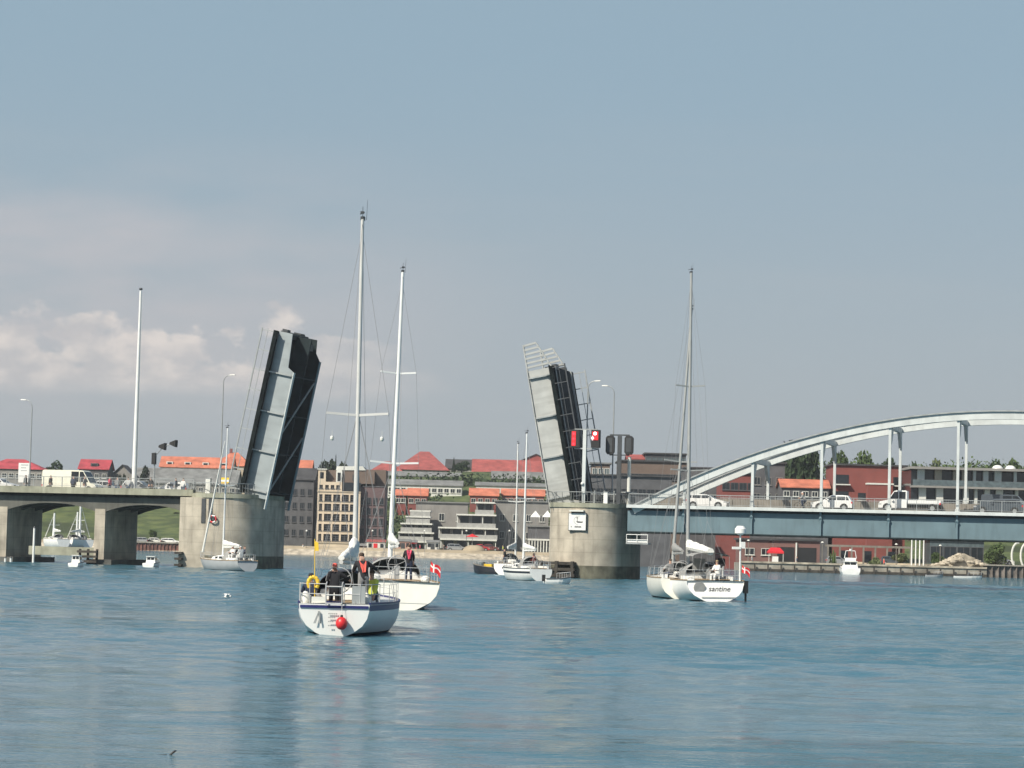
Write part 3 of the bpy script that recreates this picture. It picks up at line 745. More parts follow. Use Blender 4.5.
# ---- ship signals on the right pier
s, z0 = atB(583.5, 495, -.3)
sg = BT('ship_signal', 'pale post with two lit red ship signal boxes on the round pier', 'signal', s, -.3, ZR + .05)
_, z1 = atB(584, 430, -.3)
H = z1 - ZR - .05
MB().box(-.17, .17, -.15, .15, 0, H).build('post', 'steel_white', sg)
MB().box(-1.05, 1.25, -.07, .07, H - 1.9, H - 1.78).box(-1.05, 1.25, -.07, .07, H + .02, H + .12).build('cross_arm', 'steel_grey', sg)
for k, xc in enumerate((-.95, 1.12)):
    bx = MB().box(xc - .42, xc + .42, -.3, .3, H - 1.75, H + .02).build('signal_box', 'black', sg)
    MB().box(xc - .32, xc + .10 if k == 0 else xc + .30, -.34, -.302, H - 1.6 if k == 0 else H - 1.0, H - .15).build('lit_face', 'lampredlow', bx)
    l = MB()
    if k == 0:
        for zz in (.4, .9, 1.4): l.tube((xc - .11, -.36, H - zz), (xc - .11, -.343, H - zz), .14, .14, 14)
        l.build('lens', 'lampred', bx)
    else:
        l.tube((xc - .02, -.36, H - .35), (xc - .02, -.343, H - .35), .17, .17, 14); l.build('lens', 'lampwhite', bx)
        l = MB(); l.box(xc - .32, xc - .22, -.36, -.343, H - 1.0, H - .6); l.box(xc - .4, xc - .12, -.36, -.343, H - .85, H - .77); l.build('lens', 'lampwhite', bx)
MB().ball((-.1, -.22, 1.9), .16, 8, 6).build('floodlight', 'white', sg)
s, z0 = atB(618.5, 495, 1.0)
sg2 = BT('ship_signal', 'dark post with two unlit black ship signal boxes above the arch end', 'signal', s, 1.0, ZR + .05)
_, z1 = atB(619, 436, 1.0); H = z1 - ZR - .05
MB().box(-.2, .2, -.12, .12, 0, H).build('post', 'steel_dark', sg2)
MB().box(-1.0, 1.0, -.08, .08, H + .02, H + .16).box(-1.0, 1.0, -.08, .08, H - 1.95, H - 1.85).build('cross_arm', 'steel_dark', sg2)
for xc in (-.95, .95):
    bx = MB().prism([(xc - .42, H - 1.6), (xc - .25, H - 1.84), (xc + .25, H - 1.84), (xc + .42, H - 1.6), (xc + .42, H - .2), (xc + .25, H + .015), (xc - .25, H + .015), (xc - .42, H - .2)], -.25, .25).build('signal_box', 'black', sg2)
    MB().box(xc - .25, xc + .25, -.28, -.252, H - 1.6, H - .2).build('backing_plate', 'steel_dark', bx)
s, z0 = atB(629, 478, 3)
q = BT('bollard_pole', 'short pale pole right of the black ship signals', 'pole', s, 3, ZR - .1)
MB().tube((0, 0, 0), (0, 0, atB(629, 456, 3)[1] - ZR), .18, .18, 12).build('pole', 'wall_white', q); MB().tube((0, 0, 1.3), (0, 0, 1.4), .8, .8, 16).build('round_plate', 'steel_grey', q)
# ---- road signals on the left: mast with two black heads
s, z0 = atB(154, 480, 2.5)
ts = BT('traffic_signal', 'traffic signal mast with two small black heads on a raised arm', 'traffic signal', s, 2.5, ZL - .6)
zA = atB(154, 452, 2.5)[1] - ZL + .6
e = [atB(p, q, 2.5) for p, q in ((163, 446.5), (174, 443.5))]
MB().tube((0, 0, 0), (0, 0, zA), .09, .07).build('mast', 'steel_grey', ts)
MB().path([(0, 0, zA - .5), (e[0][0] - s, 0, e[0][1] - ZL + .55), (e[1][0] - s, 0, e[1][1] - ZL + .65)], .05).build('arm', 'steel_grey', ts)
MB().box(-.28, .12, -.2, .2, zA - 1.3, zA - .1).build('signal_head', 'black', ts)
for x, z in e:
    x -= s; z = z - ZL + .6
    MB().loft([[(x - .45, -.2, z - .1), (x - .45, .2, z - .1), (x - .4, .2, z + .12), (x - .4, -.2, z + .12)], [(x + .25, -.35, z - .38), (x + .25, .35, z - .38), (x + .3, .35, z + .36), (x + .3, -.35, z + .36)]]).build('signal_head', 'black', ts)
s, z0 = atB(24, 480, 3.0)
ds_ = BT('direction_board', 'white direction board left of the lamp post', 'sign', s, 3.0, ZL - .6)
_, za = atB(24, 474, 3.0); _, zb = atB(24, 463, 3.0)
MB().box(-.68, .68, 0, .05, za - ZL - .3, zb - ZL + .6).build('board', 'white', ds_)
MB().tube((-.4, .1, 0), (-.4, .1, zb - ZL), .05).tube((.4, .1, 0), (.4, .1, zb - ZL), .05).build('post', 'steel_grey', ds_)
b = MB()
for i, wd in enumerate((.8, .6, .7)): b.box(-.4, -.4 + wd, -.015, -.002, zb - ZL + .35 - i * .3, zb - ZL + .43 - i * .3)
b.build('lettering', 'steel_grey', ds_)
s, z0 = atB(225, 484.5, -.2)
yb = BT('warning_board', 'small yellow and white board on the railing beside the yacht mast', 'sign', s, -.2, ZL - .35)
MB().box(-.42, .42, -.03, .0, 1.0, 1.65).build('board', 'yellow', yb); MB().box(-.42, .42, -.045, -.032, 1.22, 1.42).build('stripe', 'white', yb)
MB().box(-.03, .03, .01, .05, 0, 1.6).build('post', 'steel_grey', yb)
s, z0 = atB(208.5, 484, .6)
q = BT('control_cabinet', 'white control cabinet on the left bridge pier', 'cabinet', s, .6, ZL - .35)
MB().box(-.25, .25, -.2, .2, 0, 1.5).build('cabinet', 'white', q); MB().box(-.28, .28, -.23, .23, 1.5, 1.56).build('lid', 'steel_grey', q)
MB().box(-.21, .21, -.215, -.202, .15, 1.4).build('door', 'wall_white', q)
s, z0 = atB(606, 490, .2)
q = BT('control_cabinet', 'white control cabinet on the right bridge pier', 'cabinet', s, .2, ZR + .05)
MB().box(-.2, .2, -.2, .2, 0, 1.1).build('cabinet', 'white', q); MB().box(-.23, .23, -.23, .23, 1.1, 1.16).build('lid', 'steel_grey', q)
# life buoy and red sign on left pier
s, z0 = atB(213, 519, -1.1)
q = BT('lifebuoy', 'red and white lifebuoy hanging on the left bridge pier', 'lifebuoy', s, -1.12, z0)
b = MB(); n = 20
for i in range(n):
    a0 = 2 * PI * i / n; a1 = 2 * PI * (i + 1) / n
    b.tube((.34 * math.cos(a0), 0, .34 * math.sin(a0)), (.34 * math.cos(a1), 0, .34 * math.sin(a1)), .09, .09, 6, 0 if (i // 3) % 2 else 1)
b.build('ring', ['white', 'red'], q); MB().box(-.12, .12, .02, .1, -.1, .5).build('bracket', 'steel_dark', q)
#PART2
# ------------------------------------------------------------------ people
SKINM = ['skin', 'cloth_black', 'cloth_navy', 'black', 'hair']
def person(label, loc, rotz, pose='stand', top='cloth_black', legs='cloth_navy', hair='hair', cap=None, vest=None, group=None, detail=True, sc_=1.0, lean=0.0, armf=None, turn=0.0):
    """figure faces local +y"""
    root = thing('person', label, 'person', loc, rotz, group)
    hip = Vector((0, 0, .93)); kn = {}; an = {}
    if pose in ('stand', 'bend'):
        for s_ in (-1, 1): kn[s_] = Vector((s_ * .11, .03 + .03 * s_, .50)); an[s_] = Vector((s_ * .13, 0 + .05 * s_, .09))
    elif pose == 'walk':
        for s_ in (-1, 1): kn[s_] = Vector((s_ * .10, .10 * s_ + .08, .50)); an[s_] = Vector((s_ * .11, .27 * s_ - .02, .09 + (.04 if s_ < 0 else 0)))
    elif pose == 'sit':
        hip = Vector((0, 0, .53))
        for s_ in (-1, 1): kn[s_] = Vector((s_ * .14, .42, .50)); an[s_] = Vector((s_ * .14, .44, .09))
    elif pose == 'cycle':
        hip = Vector((0, 0, .98))
        kn[-1] = Vector((-.11, .34, .86)); an[-1] = Vector((-.12, .22, .46)); kn[1] = Vector((.11, .26, .62)); an[1] = Vector((.12, .12, .24))
    ln = lean + (.9 if pose == 'bend' else .45 if pose == 'cycle' else .08)
    ax = Vector((math.sin(turn) * .3, math.sin(ln), math.cos(ln))).normalized()
    wst = hip + ax * .22; ch = hip + ax * .42; nk = hip + ax * .56; hd = nk + (ax * .6 + Vector((0, .05, .5))).normalized() * .12; ht = hd + (ax * .4 + Vector((0, 0, .6))).normalized() * .13
    V = [hip, wst, ch, nk, hd, ht]; rad = [(.175, .135), (.165, .13), (.19, .135), (.06, .06), (.085, .095), (.075, .085)]
    E = [(0, 1), (1, 2), (2, 3), (3, 4), (4, 5)]; tagb = ['j', 'j', 'j', 's', 's', 's']
    hands = {}
    for s_ in (-1, 1):
        i = len(V)
        hp = hip + Vector((s_ * .095, 0, -.06))
        V += [hp, kn[s_], an[s_], an[s_] + Vector((s_ * .02, .15, -.045))]
        rad += [(.115, .115), (.08, .08), (.06, .06), (.045, .035)]; tagb += ['l', 'l', 'l', 'f']
        E += [(0, i), (i, i + 1), (i + 1, i + 2), (i + 2, i + 3)]
        i = len(V); sh = hip + ax * .48 + Vector((s_ * .19, 0, 0))
        mode = (armf or {}).get(s_, 'fwd' if pose in ('cycle', 'bend', 'sit') else 'down')
        if mode == 'down': el = sh + Vector((s_ * .06, -.02, -.29)); wr = el + Vector((s_ * .01, .10, -.24))
        elif mode == 'fwd': el = sh + Vector((s_ * .05, .14, -.24)); wr = el + Vector((-s_ * .04, .23, -.02))
        elif mode == 'up': el = sh + Vector((s_ * .12, .16, -.10)); wr = el + Vector((-s_ * .02, .16, .18))
        elif mode == 'out': el = sh + Vector((s_ * .24, .03, -.14)); wr = el + Vector((s_ * .14, .14, -.10))
        elif mode == 'low': el = sh + Vector((s_ * .05, .10, -.27)); wr = el + Vector((0, .10, -.23))
        hn = wr + (wr - el).normalized() * .08
        V += [sh, el, wr, hn]; rad += [(.09, .09), (.066, .066), (.038, .036), (.038, .022)]; tagb += ['j', 'j', 's', 's']
        E += [(2, i), (i, i + 1), (i + 1, i + 2), (i + 2, i + 3)]
        hands[s_] = (hn, (wr - el).normalized())
    me = bpy.data.meshes.new('person_body'); me.from_pydata([tuple(v) for v in V], E, [])
    tmp = bpy.data.objects.new('tmp', me); COL.objects.link(tmp)
    sm = tmp.modifiers.new('s', 'SKIN'); sm.use_smooth_shade = True
    sv = me.skin_vertices[0].data
    for k, (a, b) in enumerate(rad): sv[k].radius = (a, b)
    sv[0].use_root = True
    if detail: ss = tmp.modifiers.new('u', 'SUBSURF'); ss.levels = 1
    dg = bpy.context.evaluated_depsgraph_get(); ev = tmp.evaluated_get(dg)
    nm = bpy.data.meshes.new_from_object(ev, depsgraph=dg)
    bpy.data.objects.remove(tmp)
    mb = MB(); mb.v = [tuple(v.co) for v in nm.vertices]
    code = {'s': 0, 'j': 1, 'l': 2, 'f': 3}
    for p in nm.polygons:
        c = p.center; best = min(((c - (V[a] + (V[b] - V[a]) * t_)).length, b if t_ > .5 else a, a, b) for a, b in E for t_ in (.0, .33, .67, 1.0))
        tb = tagb[best[1]] if tagb[best[2]] != 's' or tagb[best[3]] != 's' else 's'
        if tb == 's' and best[1] == 3 and (c - nk).dot(ax) < -.02: tb = 'j'
        mb.f.append(tuple(p.vertices)); mb.m.append(code[tb])
    for s_, (hn, dr) in hands.items():          # five fingers, thumb from the side of the palm
        side = dr.cross(Vector((0, 0, 1)));
        if side.length < .2: side = dr.cross(Vector((0, 1, 0)))
        side.normalize(); dn = side.cross(dr).normalized()
        if dn.z > 0: dn = -dn
        for q, (o_, l_) in enumerate(((-.028, .065), (-.010, .078), (.010, .073), (.027, .055))):
            a = hn + side * o_; b_ = a + dr * l_ * .6; c_ = b_ + (dr * .5 + dn * .8).normalized() * l_ * .5
            mb.tube(a, b_, .0095, .009, 6); mb.tube(b_, c_, .009, .007, 6)
        a = hn - dr * .05 + side * .03 * -s_; b_ = a + (dr * .6 - side * s_ * .7).normalized() * .045; mb.tube(a, b_, .012, .010, 6); mb.tube(b_, b_ + (dr + dn * .4).normalized() * .03, .010, .008, 6)
    fc = (hd + ht) / 2; fw = Vector((0, math.cos(ln * .4), -math.sin(ln * .4)))
    mb.tube(fc + fw * .07, fc + fw * .112 + Vector((0, 0, -.02)), .012, .016, 6)
    mb.box(fc.x - .025, fc.x + .025, fc.y + fw.y * .085, fc.y + fw.y * .094, fc.z - .062, fc.z - .052, 3)
    for s_ in (-1, 1):
        mb.ball(fc + fw * .083 + Vector((s_ * .03, 0, .012)), .009, 6, 4, 3); mb.ball(fc + Vector((s_ * .083, 0, -.01)), .022, 6, 4, 0, (.5, 1, 1.3))
    mb.build('body', ['skin', top, legs, 'black'], root, smooth=True)
    h = MB(); h.ball(ht + Vector((0, -.015, .0)) - Vector((0, 0, .03)), .098, 10, 6, sq=(.92, 1.03, .85))
    h.build('hair' if not cap else 'cap', cap or hair, root, smooth=True)
    if cap: MB().box(ht.x - .06, ht.x + .06, ht.y + .05, ht.y + .17, ht.z - .04, ht.z - .02).build('cap_peak', cap, root)
    if vest:
        vm = MB()
        for s_ in (-1, 1):
            pts = [hip + ax * .10 + Vector((s_ * .07, .13, 0)), hip + ax * .34 + Vector((s_ * .085, .14, 0)), hip + ax * .50 + Vector((s_ * .09, .08, .02)), hip + ax * .53 + Vector((s_ * .08, -.06, .02)), hip + ax * .40 + Vector((s_ * .05, -.13, 0)), hip + ax * .14 + Vector((0, -.14, 0))]
            for a, b in zip(pts, pts[1:]): vm.beam(a, b, .085, .05)
        vm.build('lifejacket', vest, root)
    if sc_ != 1: root.scale = (sc_,) * 3
    return root
# ------------------------------------------------------------------ sailing boats
class Boat: pass
def sailboat(name, label, loc, heading, L=11.0, B=3.4, fb=1.1, ts=.72, rake=.35, mastH=16.0, mastu=.56, hull='gel', stripe=None, strz=(.80, .97), cover='canvas', hood='canvas_dark', boom=True,
             mastmat='alu', mr=.10, spreaders=((.52, 1.1),), heel=0.0, rails=True, tmat=None, genoa=None, cat='sailing boat', lean=0.0, ladder=False, boomz=1.55, hooded=True, bow_overhang=1.0):
    """local x forward from the transom, y to port, z up"""
    t = thing(name, label, cat, loc, PI / 2 - R(heading))
    t.rotation_euler = (R(heel), 0, PI / 2 - R(heading))
    def hb(u):
        return B / 2 * ((ts + (1 - ts) * math.sin(PI / 2 * u / .45)) if u < .45 else max(0.0, math.cos(PI / 2 * (u - .45) / .55)) ** .75)
    def zs(u): return fb * (1 + .30 * max(0, u - .3) ** 1.6 + .05 * (1 - u))
    def dp(u): return (.07 + .45 * math.sin(PI * min(1, u * 1.1)))
    def ring(u, off=0.0):
        H = zs(u); d = dp(u); h_ = hb(u) + off; pts = []
        lv = [H, H * strz[1], H * strz[0], H * .55, H * .32, .10, .0, -d * .5, -d]
        for z in lv:
            k = (H - z) / (H + d); y = h_ * (1 - k ** 2.6) ** .62
            x = L * u + (rake * (z / fb) if u < .02 else 0) - (1 - min(1, max(0, (1 - u) / .2)) if u > .8 else 0) * bow_overhang * (1 - max(0, z) / H)
            pts.append((x, y, z))
        return pts
    us = [0, .03, .08, .15, .25, .35, .45, .55, .65, .75, .84, .91, .96, .99, 1.0]
    hm = MB(); sm_ = MB()
    rings = [ring(u) for u in us]; nl = len(rings[0])
    for k in range(len(us) - 1):
        for sgn in (1, -1):
            for i in range(nl - 1):
                a, b, c, d = rings[k][i], rings[k][i + 1], rings[k + 1][i + 1], rings[k + 1][i]
                hm.add([(p[0], p[1] * sgn, p[2]) for p in (a, b, c, d)], [(0, 1, 2, 3)], 1 if i >= 5 else (2 if (stripe and i == 1) else 0))
    hm.build('hull', [hull, 'antifoul', stripe or hull], t, smooth=True, norm=False, weld=True)
    r_ = ring(0); tp = [(p[0] - .012, p[1], p[2]) for p in r_[:-2]] + [(p[0] - .012, -p[1], p[2]) for p in reversed(r_[:-2])]
    tr = MB().add(tp, [tuple(range(len(tp)))]).add([(p[0] + .06, p[1], p[2]) for p in tp], [tuple(range(len(tp)))]).build('transom', tmat or hull, t)
    dk = MB(); du = us
    for a, b in zip(du, du[1:]):
        xa_ = L * a + (rake if a < .02 else 0); xb_ = L * b
        if xb_ <= xa_: xa_ = xb_ - .01
        dk.add([(xa_, -hb(a), zs(a)), (xa_, 0, zs(a) + .05), (xa_, hb(a), zs(a)), (xb_, -hb(b), zs(b)), (xb_, 0, zs(b) + .05), (xb_, hb(b), zs(b))], [(0, 1, 4, 3), (1, 2, 5, 4)])
    dk.build('deck', 'gel_cream', t)
    st = MB(); prev = None
    for sgn in (1, -1):
        for a, b in zip(us, us[1:]):
            xa_ = L * a + (rake if a < .02 else 0)
            st.beam((xa_, hb(a) * sgn, zs(a) + .03), (L * b, hb(b) * sgn, zs(b) + .03), .05, .07)
    st.build('toe_rail', stripe or 'teak', t)
    zd = zs(.5)
    # coachroof with portlights
    cab = []
    for u, w_, h_ in ((.30, .62, .42), (.34, .62, .46), (.50, .60, .44), (.66, .42, .30), (.71, .34, .04)):
        y = hb(u) * w_; z0 = zs(u) + .01; cab.append([(L * u, -y, z0), (L * u, -y * .86, z0 + h_), (L * u, 0, z0 + h_ + .07), (L * u, y * .86, z0 + h_), (L * u, y, z0)])
    cb = MB().loft(cab).build('coachroof', hull if hull in ('gel', 'gel_cream') else 'gel', t)
    for sgn in (1, -1):
        for ua, ub in ((.37, .47), (.50, .58)):
            def pt(u, f):
                k = (u - .34) / .32; w_ = .62 - .2 * k if u > .5 else .62; y = hb(u) * (.62 if u < .5 else .60 - .18 * (u - .5) / .16)
                h_ = .46 if u < .5 else .44 - .14 * (u - .5) / .16
                return (L * u, sgn * (y * (1 - .14 * f) + .012), zs(u) + .01 + h_ * f)
            MB().add([pt(ua, .35), pt(ub, .35), pt(ub, .8), pt(ua, .8)], [(0, 1, 2, 3)]).build('portlight', 'glass', t)
    # cockpit
    ck = MB(); hx = hb(.12) * .62
    z0 = zs(.1)
    ck.prismz([(L * .05 + rake, -hx - .18), (L * .30, -hx - .18), (L * .30, hx + .18), (L * .05 + rake, hx + .18), (L * .05 + rake, hx), (L * .285, hx), (L * .285, -hx), (L * .05 + rake, -hx)], z0 - .02, z0 + .26)
    ck.build('coaming', 'gel', t)
    MB().box(L * .05 + rake, L * .28, -hx + .01, hx - .01, z0 + .055, z0 + .09).build('cockpit_seat', 'teak', t)
    wp = MB(); n = 14; cx = L * .11 + rake; cz = z0 + .75; rr = .42
    for i in range(n):
        a0 = 2 * PI * i / n; a1 = 2 * PI * (i + 1) / n
        wp.tube((cx, rr * math.cos(a0), cz + rr * math.sin(a0)), (cx, rr * math.cos(a1), cz + rr * math.sin(a1)), .018, .018, 5)
        if i % 3 == 0: wp.tube((cx, 0, cz), (cx, rr * math.cos(a0), cz + rr * math.sin(a0)), .01, .01, 4)
    wp.box(cx + .03, cx + .25, -.12, .12, z0 + .09, cz - .05)
    wp.build('steering_wheel', 'inox', t)
    if hooded:
        hr = []
        for k, (u, h_) in enumerate(((.27, 1.02), (.31, 1.10), (.36, 1.0), (.41, .5))):
            y = hb(.33) * .62; z1 = zs(.33) + .02; rg = [(L * u, y * math.cos(a), z1 + (h_) * (math.sin(a) ** .6 if math.sin(a) > 0 else 0)) for a in [PI * i / 10 for i in range(11)]]
            hr.append(rg)
        hd_ = MB().loft(hr, cap=False, closed=False).build('sprayhood', hood, t, smooth=True)
        y = hb(.33) * .4; MB().add([(L * .383, -y, zs(.33) + .55), (L * .383, y, zs(.33) + .55), (L * .345, y * .9, zs(.33) + 1.0), (L * .345, -y * .9, zs(.33) + 1.0)], [(0, 1, 2, 3)]).build('window', 'glass_blue', hd_)
    if rails:
        xs0 = rake + .1; zz = zs(.02)
        for sgn in (1, -1):
            pp = MB(); yi = .3 if ladder else .02
            for hh in (.32, .64): pp.path([(L * .13, hb(.13) * .97 * sgn, zz + hh), (xs0 + .25, hb(.03) * .97 * sgn, zz + hh), (xs0, hb(0) * .72 * sgn, zz + hh), (xs0, yi * sgn, zz + hh)], .017, 6)
            for x_, y_ in ((xs0, hb(0) * .72), (xs0, .3), (L * .13, hb(.13) * .97), (xs0 + .25, hb(.03) * .97)): pp.tube((x_, y_ * sgn, zz), (x_, y_ * sgn, zz + .64), .017, .017, 6)
            pp.build('pushpit', 'inox', t)
        for sgn in (1, -1):
            li = MB()
            us2 = [.13, .28, .43, .58, .73, .88]
            for u in us2[1:-1]: li.tube((L * u, hb(u) * .96 * sgn, zs(u)), (L * u, hb(u) * .96 * sgn, zs(u) + .62), .014, .012, 5)
            for hh in (.34, .62):
                li.path([(L * u, hb(u) * .96 * sgn, zs(u) + hh) for u in us2], .006, 4)
            li.build('guard_line', 'inox', t)
        pu = MB()
        for hh in (.34, .64): pu.path([(L * .88, hb(.88) * .96, zs(.88) + hh), (L * .99, .12, zs(1) + hh), (L * .99, -.12, zs(1) + hh), (L * .88, -hb(.88) * .96, zs(.88) + hh)], .016, 5)
        for y in (.12, -.12): pu.tube((L * .985, y * .8, zs(1)), (L * .99, y, zs(1) + .64), .016, .016, 5)
        for sgn in (1, -1): pu.tube((L * .88, hb(.88) * .96 * sgn, zs(.88)), (L * .88, hb(.88) * .96 * sgn, zs(.88) + .64), .016, .016, 5)
        pu.build('pulpit', 'inox', t)
    if ladder:
        la = MB(); x = rake - .14
        for y in (-.26, .26): la.path([(x + .2, y, zs(0) + .7), (x, y, zs(0) + .62), (x + .02, y, zs(0) - .02)], .024, 6)
        for k in range(3): la.tube((x, -.26, zs(0) + .02 + k * .27), (x, .26, zs(0) + .02 + k * .27), .024, .024, 6)
        la.build('stern_ladder', 'inox', t)
    # rig
    xm = L * mastu; zb = zs(mastu) + .35; top = Vector((xm - lean * 0, 0, mastH))
    mst = MB().tube((xm, 0, zb), (xm - .12, 0, mastH), mr, mr * .62, 12).build('mast', mastmat, t, smooth=True)
    wv = MB(); wv.tube((xm - .1, 0, mastH), (xm - .1, .0, mastH + .45), .012, .008, 4); wv.beam((xm - .3, -.08, mastH + .22), (xm + .2, .12, mastH + .22), .02, .03); wv.box(xm - .3, xm - .18, -.06, .06, mastH + .18, mastH + .26); wv.box(xm - .16, xm + .1, -.07, .07, mastH - .02, mastH + .1)
    wv.tube((xm + .05, -.12, mastH), (xm + .05, -.14, mastH + .7), .008, .005, 4)
    wv.build('masthead_gear', 'steel_dark', mst)
    wire = .0075
    ch = hb(mastu) * .94
    zf = mastH * .97
    spz = []
    for fr, wd in spreaders:
        z = zb + (mastH - zb) * fr; spz.append((z, wd))
        for sgn in (1, -1): MB().beam((xm - .05, .05 * sgn, z), (xm - .22, wd * sgn, z + .06), .12, .085).build('spreader', mastmat, t)
    for sgn in (1, -1):
        MB().path([(xm - .1, ch * sgn, zs(mastu))] + [(xm - .22, wd * sgn, z + .06) for z, wd in spz] + [(xm - .1, 0, zf)], wire, 5).tube((xm + .2, ch * sgn * .97, zs(mastu)), (xm, .03 * sgn, spz[0][0]), wire, wire, 5).tube((xm - .45, ch * sgn * .97, zs(mastu)), (xm - .05, .03 * sgn, spz[0][0]), wire, wire, 5).build('shroud', 'wire', t)
    MB().path([(xm - .1, 0, mastH), (L * .16 + rake, 0, zs(0) + 3.6), (rake + .05, hb(0) * .6, zs(0))], wire, 5).tube((L * .16 + rake, 0, zs(0) + 3.6), (rake + .05, -hb(0) * .6, zs(0)), wire, wire, 5).build('backstay', 'wire', t)
    fs = MB().tube((L * .985, 0, zs(1)), (xm + .02, 0, zf), wire, wire, 5).build('forestay', 'wire', t)
    if genoa:
        a = Vector((L * .985, 0, zs(1))); b = Vector((xm + .02, 0, zf)); MB().tube(a + (b - a) * .05, a + (b - a) * .45, .11, .085, 10).tube(a + (b - a) * .45, a + (b - a) * .93, .085, .04, 10).build('furled_genoa', genoa, t, smooth=True)
    if boom:
        zb_ = zs(.4) + boomz; xe = L * .16 + rake
        bm = MB().tube((xm - .12, 0, zb_ + .05), (xe, 0, zb_ + .1), .075, .07, 8).build('boom', mastmat, t)
        rg = []
        for k in range(9):
            u = k / 8; x = xm - .15 + (xe + .15 - xm) * u; h_ = .42 * (1 - u) + .16 + .03 * math.sin(k * 2.3); w_ = .17 - .06 * u
            rg.append([(x, w_ * math.cos(a), zb_ + .16 + h_ * (.5 + .5 * math.sin(a))) for a in [2 * PI * i / 10 for i in range(10)]])
        MB().loft(rg).build('sail_cover', cover, bm, smooth=True)
    o = Boat(); o.t = t; o.hb = hb; o.zs = zs; o.L = L; o.rake = rake; o.z0 = z0
    def W(x, y, z): return t.matrix_basis @ Vector((x, y, z))
    o.W = W; o.h = PI / 2 - R(heading)
    return o
def place(px, py): p = gp(px, py, 0.0); p.z = -.02; return p
# --- boat nearest the camera
b1 = sailboat('sailing_boat', 'nearest sailing boat, white with a navy stripe and red ball fender at the stern', place(334, 635.5), 2.9, L=10.2, B=3.25, fb=.98, ts=.70, rake=-.12, mastH=(546.5 - 214) / 29.8 + 3.0, mastu=.54,
              stripe='navy', strz=(.80, .98), mastmat='alu_pale', spreaders=((.47, 1.08),), ladder=True, hood='canvas_dark', mr=.095, cover='canvas', boomz=1.25, heel=-.3)
t = b1.t
f = MB(); f.ball((0, 0, 0), .19, 14, 10, sq=(1, 1, 1.12)); f.tube((0, 0, .18), (0, 0, .27), .05, .04, 8, 1)
fo = f.build('ball_fender', ['red', 'black'], t, loc=(-.24, -.26, .42), smooth=True)
MB().tube((0, 0, .25), (.02, 0, .62), .008, .008, 4).build('line', 'canvas', fo)
MB().box(-.14, -.05, -.30, .22, .62, .98) # placeholder shape not linked
lt = MB()
for k, (z, w_) in enumerate(((.72, .34), (.60, .26), (.47, .2), (.34, .12))):
    for i in range(int(w_ / .06)): lt.box(-.155 - .0, -.148, .18 - i * .06 - .045, .18 - i * .06, z - .02, z + .02)
lt.prism([(-.165, .40), (-.155, .40), (-.155, .78), (-.165, .78)], .44, .48); lt.add([(-.16, .58, .40), (-.16, .66, .40), (-.16, .50, .80), (-.16, .46, .80)], [(0, 1, 2, 3)])
lt.add([(-.14, .40, .40), (-.14, .46, .40), (-.14, .52, .80), (-.14, .47, .80)], [(0, 1, 2, 3)])
lt.build('lettering', 'steel_grey', t)
# horseshoe buoys, danbuoy, stern fittings
def horseshoe(b, x, y, z, m):
    h = MB(); pts = [(0, .16 * math.cos(a), .2 * math.sin(a)) for a in [PI * -.25 + PI * 1.5 * i / 9 for i in range(10)]]
    for p, q in zip(pts, pts[1:]): h.tube(p, q, .065, .065, 8)
    return h.build('horseshoe_buoy', m, b.t, loc=(x, y, z), smooth=True)
horseshoe(b1, .05, .72, 1.68, 'yellow')
MB().box(-.16, -.10, -1.10, 1.10, .90, .985).build('stern_band', 'navy', t)
MB().tube((.1, .66, .95), (.15, .72, 3.1), .018, .012, 6).build('danbuoy_pole', 'yellow', t)
MB().add([(.14, .72, 2.72), (.14, .72, 3.05), (.14, .60, 2.98), (.14, .58, 2.72), (.17, .72, 2.72), (.17, .72, 3.05), (.17, .60, 2.98), (.17, .58, 2.72)], [(0, 1, 2, 3), (7, 6, 5, 4), (0, 4, 5, 1), (2, 6, 7, 3), (1, 5, 6, 2), (0, 3, 7, 4)]).build('danbuoy_flag', 'yellow', t)
MB().box(-.06, .16, .30, .75, 1.02, 1.25).build('locker', 'wall_white', t)
MB().box(-.1, .1, -.26, .26, .99, 1.12).build('dodger_panel', 'navy', t)
MB().box(-.02, .06, -.98, -.55, 1.05, 1.62).build('folded_solar_panel', 'steel_grey', t)
for sgn, xx in ((1, 1.0), (-1, 1.0)):
    f = MB().ball((0, 0, 0), .1, 8, 5, sq=(1, .7, 1)); f.tube((0, 0, .1), (0, 0, .28), .006)
    f.build('radar_reflector', 'wall_white', t, loc=(10.2 * .54 - .2, sgn * .86, b1.zs(.5) + .35 + (13.6 - 1.5) * .5 - .85))
# heap of lowered mainsail on the boom
rg = []
for k in range(8):
    u = k / 7; x = 10.2 * .54 - .2 - 2.6 * u; h_ = .75 * (1 - u) ** 1.8 + .12; w_ = .17 - .05 * u
    rg.append([(x + .05 * math.sin(k * 3), w_ * math.cos(a) * (1 + .25 * math.sin(3 * a + k)), 2.35 + .15 * u + h_ * (.5 + .5 * math.sin(a))) for a in [2 * PI * i / 12 for i in range(12)]])
MB().loft(rg).build('lowered_mainsail', 'canvas', t, smooth=True)
for k in range(3):
    MB().ball((0, 0, 0), .13, 10, 7, sq=(1, 1, 1.9)).build('fender', 'canvas', t, loc=(.45 + k * .05, -.95 + k * .16, 1.18), smooth=True)
MB().ball((0, 0, 0), .14, 10, 7, sq=(.8, 1, 1.7)).build('fender', 'canvas', t, loc=(.35, 1.0, 1.2), smooth=True)
hh = b1.h - PI / 2
person('person in a dark jacket seated at the port quarter of the nearest boat', b1.W(.55, .86, .62), hh + .3, 'sit', 'cloth_navy', 'cloth_white', cap='cloth_black')
